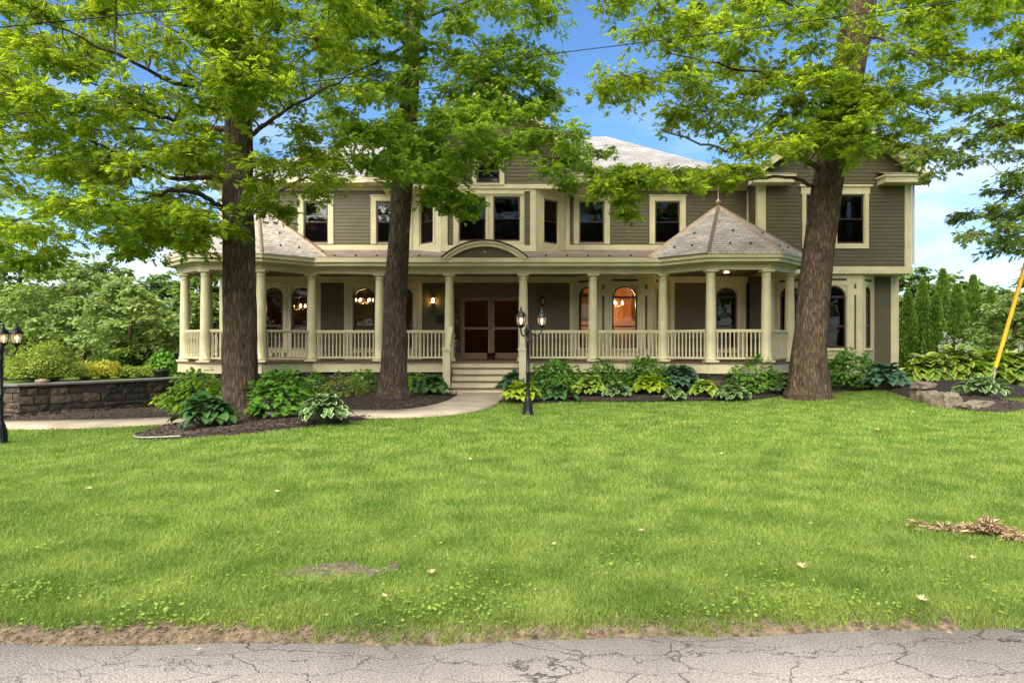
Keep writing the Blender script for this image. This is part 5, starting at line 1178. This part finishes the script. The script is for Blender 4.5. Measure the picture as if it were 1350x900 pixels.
put('s', 415, 508, 40, 489, hydr, 'small shrub against the porch beyond the bushy shrub', n=220, leaf=.11)
put('h', 568, 524, 62, 496, host_g, 'green hosta right of the middle oak trunk', n=90, ll=.26)
put('s', 546, 514, 36, 490, hydr_b, 'small bright shrub close behind the middle oak trunk', n=200, leaf=.11)
put('h', 682, 514, 66, 489, host_b, 'blue green hosta right beside the porch steps', n=80, ll=.28)
put('h', 688, 533, 62, 506, host_y, 'gold hosta at the foot of the middle post lamp', n=80, ll=.25)
put('s', 735, 524, 72, 474, hydr, 'tall green shrub just right of the post lamp', n=850, leaf=.14)
put('h', 738, 530, 46, 512, host_g, 'low green hosta before the tall shrub by the post lamp', n=60, ll=.2)
put('s', 795, 508, 58, 475, hydr, 'dark green shrub third from the steps along the porch', n=650, leaf=.14)
put('h', 778, 526, 44, 498, host_vy, 'light yellow edged hosta in the middle of the right bed', n=70, ll=.2)
put('s', 850, 508, 64, 469, hydr_b if False else hydr, 'broad bright shrub in front of the column where the right pavilion starts', n=800, leaf=.14)
put('h', 812, 527, 42, 508, host_v, 'pale white edged hosta near the lawn edge left of the gold one', n=60, ll=.17)
put('h', 856, 524, 46, 500, host_y, 'gold hosta in the right bed before the broad bright shrub', n=55, ll=.25)
put('h', 896, 514, 60, 486, host_b, 'blue green hosta under the front left corner of the right pavilion', n=90, ll=.27)
put('h', 928, 527, 40, 505, host_vy, 'yellow edged hosta below the front of the right pavilion', n=55, ll=.2)
put('h', 890, 530, 30, 514, host_v, 'tiny white edged hosta at the lawn edge under the blue green one', n=45, ll=.14)
put('h', 966, 530, 52, 512, host_v, 'low white edged hosta at the lawn edge before the right pavilion', n=110, ll=.15)
put('s', 992, 522, 76, 472, hydr, 'dense dark green shrub before the right pavilion', n=900, leaf=.13)
put('h', 1034, 522, 26, 497, host_v, 'narrow pale hosta just left of the thick oak', n=40, ll=.2)
put('s', 1120, 516, 76, 459, hydr, 'tall dark shrub right of the thick oak under the wing window', n=1000, leaf=.15)
put('h', 1166, 516, 56, 480, host_b, 'large blue green hosta at the right corner of the house', n=100, ll=.32)
put('h', 1196, 514, 34, 494, host_v, 'small pale hosta between the house corner and the rocks', n=45, ll=.18)
for px, yb, w_, yt, lab in ((1222,506,66,468,'big yellow edged hosta at the left end of the bank above the rocks'),(1262,503,74,455,'biggest and tallest yellow edged hosta in the middle of the bank'),(1300,502,58,460,'big yellow edged hosta left of the yellow guard'),(1338,500,52,461,'big yellow edged hosta right of the yellow guard'),(1242,510,50,476,'yellow edged hosta in the front of the bank close to the rocks')):
    put('h', px, yb, w_, yt, host_vy, lab, n=125, ll=.46)
put('h', 1278, 526, 80, 497, host_v, 'cushion of small cream edged hosta on top of the rocks', n=170, ll=.16)
# flower spikes over the bank
for i, (px, yt) in enumerate(((1243,437),(1250,442),(1262,447),(1240,450),(1275,449),(1342,450))):
    x, y, _ = P(px, 455, 20.2+.1*i); z0 = gzf(x, y); zt = P(px, yt, y)[2]; t = empty('flower_spike', (x, y, z0), ['tall pale flower spike nearest the middle of the hosta bank','pale flower spike just right of the tallest','short pale flower spike over the biggest hosta','pale flower spike lowest on the left','pale flower spike right of the biggest hosta','pale flower spike at the right end of the bank'][i], 'flower', 'flower spikes over the bank')
    mb = MB(); mb.tube([(x,y,z0),(x+.02,y,zt-.2),(x+.03,y,zt)], .007, 5); mb.build('stem', twigm, t); q = rng.normal(0, .035, (40,3)); q[:,2] = rng.uniform(-.32, 0, 40); pos = np.array((x+.03, y, zt))+q
    leaves('blossom', petal, pos, rng.normal(0,1,(40,3))+np.array((0,0,-.5)), norm(rng.normal(0,1,(40,3))), np.full(40,.06), T_SIMPLE, t, rng)
# terrace shrubs on the left
def sh(px, Y, r, h, mat, seed, label, **k):
    x = (px-675)/900*Y; return shrub(k.pop('name', 'leafy_shrub'), x, Y, r, h, mat, seed, label, group='shrubs on the terrace', **k)
sh(58, 18.6, 1.05, 1.05, mound_m, 401, 'large mounded yellow green shrub behind the retaining wall', leaf=.075, n=5200, tpl=T_SIMPLE, up=.8)
sh(112, 19.8, .42, .5, goldsh, 402, 'small golden shrub right of the mounded shrub', leaf=.07, n=1100, tpl=T_SIMPLE)
sh(138, 20.4, .5, .55, goldsh, 403, 'brightest yellow shrub in the middle of the terrace edge', leaf=.07, n=1300, tpl=T_SIMPLE)
sh(165, 20.8, .42, .36, mound_m, 404, 'low yellow green plant right of the brightest yellow shrub', leaf=.07, n=900, tpl=T_SIMPLE)
sh(190, 21.2, .5, .33, mound_m, 405, 'low spreading plant near the right end of the retaining wall', leaf=.07, n=900, tpl=T_SIMPLE)
sh(215, 21.8, .5, .8, hydr, 406, 'dark leafy bush beside the left pavilion', leaf=.12, n=800)
sh(155, 23.0, .9, .9, bgleaf, 407, 'dark green bush under the pale ornamental tree', leaf=.10, n=2200, tpl=T_SIMPLE)
sh(200, 24.0, .8, 1.0, bgleaf, 408, 'dark bush far back between terrace and pavilion', leaf=.10, n=2000, tpl=T_SIMPLE)
sh(-10, 19.5, 1.0, 1.3, bgleaf, 409, 'green bush at the left edge behind the post lamp', leaf=.09, n=2600, tpl=T_SIMPLE)
sprX = [(133,533),(142,531),(164,529)]
for i, (px, yb) in enumerate(sprX):
    x, y = at(px, yb); shrub('seedling', x, y, .09, .17, hydr_b, 420+i, ['leftmost small seedling on the mulch below the wall','middle small seedling on the mulch below the wall','tallest small seedling on the mulch below the wall'][i], cat='seedling', group='seedlings below the wall', leaf=.06, n=14)
mb = MB(); mb.lathe([(.17,.36),(.19,.40),(.21,.56),(.24,.60),(.24,.63),(.20,.62),(.19,.58)], ((213-675)/900*20.2, 20.2), 14); tag(mb.build('planter', black), 'dark round planter standing at the right end of the terrace', 'planter')
mb = MB(); mb.lathe([(.13,.475),(.16,.49),(.15,.54),(.05,.57)], ((56-675)/900*16.2, 16.2), 12); tag(mb.build('flat_stone', rockm), 'small grey flat stone lying on the retaining wall', 'stone')  # plain flat stone on the wall cap, no lamp in it

# unseen trees added behind the camera to darken window reflections and the porch
RB = 'unseen trees added across the road for darker windows'
proto, _ = bg_tree(675, 22, 120, 330, bgleaf, 'unseen broadleaf tree added behind the viewer to darken the window reflections', 500, leaf=.42, group=RB, npad=80, ylo=440, twigs=9, per=6)
kids = list(proto.children)
for i, (x, y, s, rz) in enumerate(((-22,-17,1.15,0),(-12,-19,1.3,1.1),(-3,-17,1.1,2.3),(6,-18,1.25,3.6),(15,-17,1.15,4.4),(25,-19,1.3,5.5),(-33,-19,1.4,2.9),(36,-18,1.4,.6))):
    r_ = proto if i == 0 else proto.copy()
    if i:
        COL.objects.link(r_)
        for c_ in kids:
            d = c_.copy(); COL.objects.link(d); d.parent = r_
    r_.location = (x, y, -.1); r_.rotation_euler = (0, 0, rz); r_.scale = (s, s, s)

# ------------------------------------------------------------------ grass
def clear_of(x, y):
    bad = inside(BED_OAK, x, y)|inside(BED_PORCH, x, y)|inside(BED_RIGHT, x, y)|inside(BED_STONE, x, y)|inside(PATHP, x, y)
    bad |= inside([(-9.7,19.3),(12.7,19.9),(12.7,32),(-9.7,32)], x, y)|inside(TERR, x, y)
    bad |= (np.hypot(x-7.5, y-17.3) < .55)
    return ~bad
def grass_field(name, n, y0, y1, hgt, wid, mat, label, pw=2.0, seed=1):
    rg = np.random.default_rng(seed); u = rg.uniform(0, 1, n)
    y = (y0**(2-pw)+(y1**(2-pw)-y0**(2-pw))*u)**(1/(2-pw)) if abs(pw-2) > 1e-6 else y0*(y1/y0)**u
    x = rg.uniform(-.82, .82, n)*(y+.6); ok = clear_of(x, y)
    # ragged edge at the road, thin where the dirt shows
    en = np.array([mnoise.noise((a_*1.1, 5.0, 0))*.16+mnoise.noise((a_*5, b_*5, 1.0))*.14 for a_, b_ in zip(x, y)])+np.array([mnoise.noise((a_*14, b_*9, 4.0))*.16 for a_, b_ in zip(x, y)])+rg.normal(0, .05, n) if y0 < 4 else np.zeros(n)
    left = smoothstep(-.4, -2.2, x); ok &= (y > 3.21+.17*smoothstep(-1.,2.5,x)+.14*left+en*.5)
    if y0 < 4:      # worn patch
        pd = np.hypot((x+1.05)/.36, (y-4.12)/.16); ok &= ~((pd < 1+.3*rg.normal(0, 1, n))&(rg.uniform(0, 1, n) < .93))
    x, y, en = x[ok], y[ok], en[ok]; n = len(x); z = gz(x, y)-.005
    cl = np.array([mnoise.noise((a_*2.3, b_*2.3, 3.0)) for a_, b_ in zip(x, y)])
    sc_ = np.sqrt(np.maximum(1, y/4.5)); h = hgt*rg.uniform(.5, 1.25, n)*(1+.35*cl)*np.minimum(sc_, 1.35)*np.clip((y-3.0)/.4, .6, 1); w_ = wid*rg.uniform(.6, 1.3, n)*sc_**1.6
    a_ = rg.uniform(0, 6.283, n); ca, sa = np.cos(a_), np.sin(a_); le = rg.uniform(.15, .95, n)*h; b_ = rg.uniform(0, 6.283, n)
    base = np.stack([x, y, z], 1); sd2 = np.stack([ca, sa, np.zeros(n)], 1)*w_[:,None]*.5; ln = np.stack([np.cos(b_), np.sin(b_), np.zeros(n)], 1)*le[:,None]; up = np.stack([np.zeros(n), np.zeros(n), h], 1)
    V = np.stack([base-sd2, base+sd2, base+sd2*.8+up*.55+ln*.3, base-sd2*.8+up*.55+ln*.3, base+up*.95+ln], 1).reshape(-1, 3)
    F = np.array([(0,1,2),(0,2,3),(3,2,4)])[None]+(np.arange(n)*5)[:,None,None]
    rn = np.repeat(np.clip(rg.uniform(0, 1, n)*.65+.45*cl+.18, 0, 1), 5)
    o = np_mesh(name, V, F.reshape(-1, 3), mat, attrs={'rnd': rn}); tag(o, label, 'grass', kind='stuff'); return o
grass_field('grass', 430000, 3.1, 9.0, .038, .0036, grassm, 'bright short lawn grass near the road', seed=1, pw=2.2)
grass_field('grass', 230000, 8.6, 22.0, .036, .0052, grassm, 'lawn grass running back to the garden beds', seed=2, pw=1.6)
grass_field('grass', 120000, 3.15, 4.8, .040, .0036, grassm, 'ragged grass tufts at the edge of the road', seed=3, pw=2.6)
strawm = leafmat('dry grass', (0.30, 0.27, 0.12), (0.45, 0.38, 0.19), 0.3)
grass_field('grass', 26000, 3.2, 9.0, .030, .0034, strawm, 'dead straw coloured blades scattered in the lawn', seed=4, pw=2.2)
bp_ = smooth_poly([(-1.42,4.05),(-1.2,3.93),(-.85,3.98),(-.68,4.12),(-.8,4.3),(-1.15,4.26)], 5)
sheet('bare_patch', bp_, .012, soil, 'small bare worn patch in the lawn near the road', 'bare soil')
# clover and broad weeds near the road edge
rg = np.random.default_rng(5); n = 6000; y = 3.24+rg.gamma(1.5, .42, n); x = rg.uniform(-.82, .82, n)*(y+.5)
cl = np.array([mnoise.noise((a_*1.4, b_*1.8, 8.0)) for a_, b_ in zip(x, y)]); ok = (cl+rg.normal(0, .14, n) > .02)&clear_of(x, y)&(y > 3.22+.17*smoothstep(-1., 2.5, x)); x, y = x[ok], y[ok]; n = len(x)
a_ = rg.uniform(0, 6.28, n); d = np.stack([np.cos(a_), np.sin(a_), rg.uniform(0, .5, n)], 1); pos = np.stack([x, y, gz(x, y)+rg.uniform(.02, .05, n)], 1)
tag(leaves('clover', weedm, pos, d, norm(np.stack([rg.normal(0,.3,n), rg.normal(0,.3,n), np.ones(n)], 1)), rg.uniform(.014, .032, n), T_SIMPLE, None, rg), 'clover and small broad weeds in the lawn by the road', 'weeds', kind='stuff')
# pebbles and crumbs on the dirt edge
n = 2000; x = rg.uniform(-3.4, 3.2, n); y = 3.19+rg.gamma(1.5, .06, n)+.17*smoothstep(-1.,2.5,x); z = gz(x, y)+.004; s = rg.uniform(.002, .008, n)*np.where(rg.uniform(0,1,n) > .96, 1.8, 1)
OCT = np.array([(1,0,0),(0,1,0),(-1,0,0),(0,-1,0),(0,0,.7),(0,0,-.7)]); OF = np.array([(0,1,4),(1,2,4),(2,3,4),(3,0,4),(1,0,5),(2,1,5),(3,2,5),(0,3,5)])
V = np.stack([x,y,z],1)[:,None,:]+OCT[None]*s[:,None,None]*rg.uniform(.6,1.4,(n,6,1)); F = OF[None]+(np.arange(n)*6)[:,None,None]
tag(np_mesh('pebbles', V.reshape(-1,3), F.reshape(-1,3), rockm), 'pebbles and crumbs on the dirt strip beside the road', 'pebbles', kind='stuff')

# ------------------------------------------------------------------ rocks round the raised bed
def rock(x, y, sx, sy, sz, seed, label, rot=0, dz=0):
    bm = bmesh.new(); bmesh.ops.create_icosphere(bm, subdivisions=3, radius=1)
    for v in bm.verts:
        c_ = v.co.copy(); c_ = Vector((math.copysign(abs(c_.x)**.6, c_.x), math.copysign(abs(c_.y)**.6, c_.y), math.copysign(abs(c_.z)**.6, c_.z)))
        k = 1+.30*mnoise.noise(v.co*1.3+Vector((seed*7, 0, 0)))+.12*mnoise.noise(v.co*4+Vector((seed*3, 0, 0))); v.co = c_*k*.85
    me = bpy.data.meshes.new('rock'); bm.to_mesh(me); bm.free(); o = link_mesh('rock', me, rockm); o.location = (x, y, gzf(x, y)+sz*.35+dz); o.scale = (sx, sy, sz); o.rotation_euler = (0, 0, rot)
    tag(o, label, 'rock', 'rocks edging the raised bed'); return o
rock(9.42, 14.75, .30, .30, .24, 1, 'large brown rock in the middle of the bed edging')
rock(9.72, 14.25, .44, .20, .15, 2, 'long pale rock at the front of the bed edging', .5)
rock(9.50, 15.45, .26, .26, .22, 4, 'squarish rock left of the large brown rock')
rock(9.68, 16.1, .26, .24, .24, 5, 'lower rock of the stack at the left end of the edging')
rock(9.66, 16.05, .28, .24, .11, 6, 'flat slab topping the stack at the left end of the edging', .2, .30)

# ------------------------------------------------------------------ metal bed edging
def edging(pts, label, mat, h=.05):
    mb = MB(); pts = [(x, y, gzf(x, y)+h) for x, y in pts]; mb.tube(pts, .012, 6); tag(mb.build('bed_edging', mat), label, 'edging')
edging(BED_OAK[-4:]+BED_OAK[:14], 'pale rounded edging strip along the left bed', simple('pale edging', (.32,.33,.27), .6))
edging(BED_RIGHT[2:26], 'thin dark edging strip along the right bed', black, .03)

# ------------------------------------------------------------------ three-armed post lamps
def post_lamp(x, y, label, rot=0.0, H=1.70):
    z0 = gzf(x, y); t = empty('post_lamp', (x, y, z0), label, 'lamp post', 'black post lamps on the lawn'); t.rotation_euler = (0, 0, rot)
    def bld(mb, nm, mat, par, off=(0,0,0)):
        V = np.array(mb.v); me = bpy.data.meshes.new(nm); me.from_pydata([tuple(p) for p in V], [], mb.f); me.polygons.foreach_set('use_smooth', mb.sm); me.materials.append(mat)
        o = bpy.data.objects.new(nm, me); COL.objects.link(o); o.parent = par; o.location = off; return o
    mb = MB(); mb.lathe([(.105,-.1),(.105,.05),(.095,.07),(.085,.10),(.080,.24),(.072,.27),(.074,.30),(.050,.36),(.040,.40),(.046,.42),(.040,.45),(.037,.47),(.036,.80),(.044,.81),(.044,.84),(.036,.85),(.034,1.40),(.042,1.41),(.042,1.44),(.034,1.46),(.036,H-.12),(.052,H-.10),(.052,H-.02),(.036,H),(.03,H+.03),(.012,H+.06)], n=18)
    for k in range(10): a_ = 6.283*k/10; mb.tube([(.09*math.cos(a_), .09*math.sin(a_), .08), (.078*math.cos(a_), .078*math.sin(a_), .26)], .012, 5)
    bld(mb, 'post', black, t)
    for k in range(3):
        a_ = 2.0944*k; ca, sa = math.cos(a_), math.sin(a_); L_ = .27
        mb = MB(); pts = [(.03,0,H-.06),(.09,0,H-.13),(.16,0,H-.17),(.23,0,H-.14),(.27,0,H-.06),(.27,0,H+.0)]; pts = smooth_poly(pts, 4, False); mb.tube([(p[0]*ca, p[0]*sa, p[2]) for p in pts], .012, 7)
        cpts = [(.10+.05*math.cos(q)*(1-q/9), 0, H-.09+.05*math.sin(q)*(1-q/9)) for q in np.linspace(0, 5.5, 14)]; mb.tube([(p[0]*ca, p[0]*sa, p[2]) for p in cpts], .006, 5)
        arm = bld(mb, 'arm', black, t)
        lx, ly = L_*ca, L_*sa; z = H
        mb = MB(); c = (lx, ly); mb.lathe([(.02,z-.02),(.045,z+.01),(.07,z+.03),(.075,z+.045),(.06,z+.05)], c, 10)
        mb.lathe([(.098,z+.20),(.102,z+.215),(.085,z+.24),(.055,z+.285),(.03,z+.30),(.032,z+.315),(.014,z+.33),(.02,z+.35),(.006,z+.40)], c, 12)
        for j in range(6): b_ = 6.283*j/6; mb.tube([(lx+.066*math.cos(b_), ly+.066*math.sin(b_), z+.045), (lx+.088*math.cos(b_), ly+.088*math.sin(b_), z+.12), (lx+.092*math.cos(b_), ly+.092*math.sin(b_), z+.205)], .006, 4)
        lan = bld(mb, 'lantern', black, t)
        mb = MB(); mb.lathe([(.055,z+.05),(.080,z+.12),(.084,z+.20)], c, 12); bld(mb, 'glass', lglass, lan)
        mb = MB(); mb.lathe([(.012,z+.05),(.012,z+.09),(.030,z+.12),(.022,z+.16),(.006,z+.18)], c, 8); bld(mb, 'bulb', bulb_dim, lan)
    return t
x, y = at(696, 547); post_lamp(x, y, 'black three lantern post lamp on the lawn in front of the steps', 0.0)
post_lamp((1-675)/900*11.6, 11.6, 'black post lamp cut by the left edge of the picture', 0.0, 1.66)

# ------------------------------------------------------------------ yellow guy guard, cables, poles
g0 = P(1306, 522, 15.6); g0[2] = gzf(g0[0], g0[1])-.05; g1 = P(1312, 486, 15.6); g2 = P(1366, 300, 15.2); g3 = P(1500, -160, 14.4)
gg = empty('guy_wire', tuple(g0), 'yellow plastic guard on a steel guy wire at the right edge', 'guy wire')
mb = MB(); mb.tube([g0, g1], .012, 6); mb.tube([g1-(.0,.0,.02), g1+(g2-g1)*.02], .03, 8); mb.tube([g0+(g1-g0)*.6, g1], .022, 6); mb.build('anchor_rod', steel, gg)
mb = MB(); mb.tube([g1+(g2-g1)*.01, g1+(g2-g1)*.5, g2], [.042,.045,.045], 12); mb.build('guard', yellow, gg)
pole_top = np.array((g3[0]+1.0, 13.9, 11.0)); mb = MB(); mb.tube([g2, pole_top], .006, 5); mb.build('wire', steel, gg)
PX, PY = float(pole_top[0]), 13.9
for (x, y, h, lab) in ((PX, PY, 11.4, 'wooden utility pole beyond the right edge'), (-16.0, 11.0, 9.0, 'wooden utility pole beyond the left edge')):
    t = empty('utility_pole', (x, y, gzf(x, y)), lab, 'utility pole'); mb = MB(); mb.lathe([(.17,-.3),(.15,3),(.11,h)], (x, y), 14); mb.build('pole', polem, t)
    mb = MB(); mb.box(x-.06, x+.06, y-1.1, y+1.1, h-.7, h-.58); mb.build('crossarm', polem, t)
def cable(a, b, sag, label, r=.008):
    a = np.array(a); b = np.array(b); t_ = np.linspace(0, 1, 30)[:,None]; p = a+(b-a)*t_; p[:,2] -= sag*4*(t_*(1-t_))[:,0]; mb = MB(); mb.tube(list(p), r, 5); tag(mb.build('cable', black), label, 'cable', 'overhead cables')
def through(pa, pb, xa, xb):     # a straight run through two seen points, to two poles
    pa, pb = np.array(pa), np.array(pb); d = (pb-pa)/(pb[0]-pa[0]); return pa+d*(xa-pa[0]), pa+d*(xb-pa[0])
q0, q1 = through(P(255,106,10.6), P(803,43,11.6), -16.0, PX); cable(q0, q1, .25, 'thin dark cable crossing from the left oak to the sky gap', .008)
q0, q1 = through(P(165,12,10.4), P(280,0,10.6), -16.0, PX); cable(q0, q1, .1, 'thick dark cable in the top left corner of the sky', .012)

# ------------------------------------------------------------------ fallen leaves
def fallen(px, py, size, mat, label, seed, curl=.6):
    size *= .72
    x, y = at(px, py, .03); rg = np.random.default_rng(seed); bm_ = MB(); V0, F0 = T_OAK; a_ = rg.uniform(0, 6.28); vs = []
    for v in V0:
        vx, vy = v[0]-.5, v[1]; zz = curl*(vx*vx+vy*vy*2)+.02*rg.normal(); vs.append((x+size*(vx*math.cos(a_)-vy*math.sin(a_)), y+size*(vx*math.sin(a_)+vy*math.cos(a_)), gzf(x, y)+.045+size*zz))
    bm_.add(vs, [tuple(f) for f in F0]); tag(bm_.build('fallen_leaf', mat), label, 'fallen leaf', 'single fallen leaves on the lawn')
for i, (px, py, s_, m_, lab) in enumerate(((568,758,.11,paleleaf,'pale dry leaf left of centre near the worn patch'),(507,789,.07,paleleaf,'small pale leaf just right of the worn patch'),(1057,750,.13,dryleaf,'brown curled leaf right of centre on the near lawn'),(1216,794,.14,paleleaf,'yellowish leaf near the road at the right'),
        (1205,690,.08,dryleaf,'small brown leaf left of the pile of leaves'),(845,702,.10,dryleaf,'dark crumpled leaf right of centre'),(620,607,.12,paleleaf,'pale leaf beyond the centre of the lawn'),(1156,568,.2,dryleaf,'dark leaf before the thick oak trunk'),(118,646,.12,paleleaf,'pale leaf on the left lawn'),(1283,738,.08,dryleaf,'small brown leaf below the pile of leaves'),(1252,838,.05,dryleaf,'small brown leaf on the road at the right'),(730,720,.07,paleleaf,'tiny pale leaf in the middle of the lawn'),(950,600,.14,paleleaf,'pale leaf in front of the right pavilion'),(365,650,.12,paleleaf,'pale leaf on the lawn below the left oak bed'),(262,860,.05,paleleaf,'yellow leaf lying on the road at the left'))):
    fallen(px, py, s_, m_, lab, 600+i)
x0, y0 = at(1300, 708); n = 520; rg = np.random.default_rng(77); u = rg.normal(0, 1, n); v = rg.normal(0, 1, n); x = x0+u*.17+.05; y = y0-.10*u+v*.055; hh = .10*np.exp(-((x-x0-.02)/.13)**2-((y-y0)/.1)**2)
d = rg.normal(0, 1, (n,3))*np.array((1,1,.35)); tag(leaves('leaf_pile', dryleaf, np.stack([x, y, gz(x,y)+.03+hh*rg.uniform(.2,1,n)], 1), norm(d), norm(rg.normal(0,.5,(n,3))+np.array((0,0,1))), rg.uniform(.035,.075,n), T_OAK, None, rg), 'small heap of raked brown leaves on the lawn at the right', 'leaf pile', kind='stuff')
print('objects', len(bpy.data.objects))
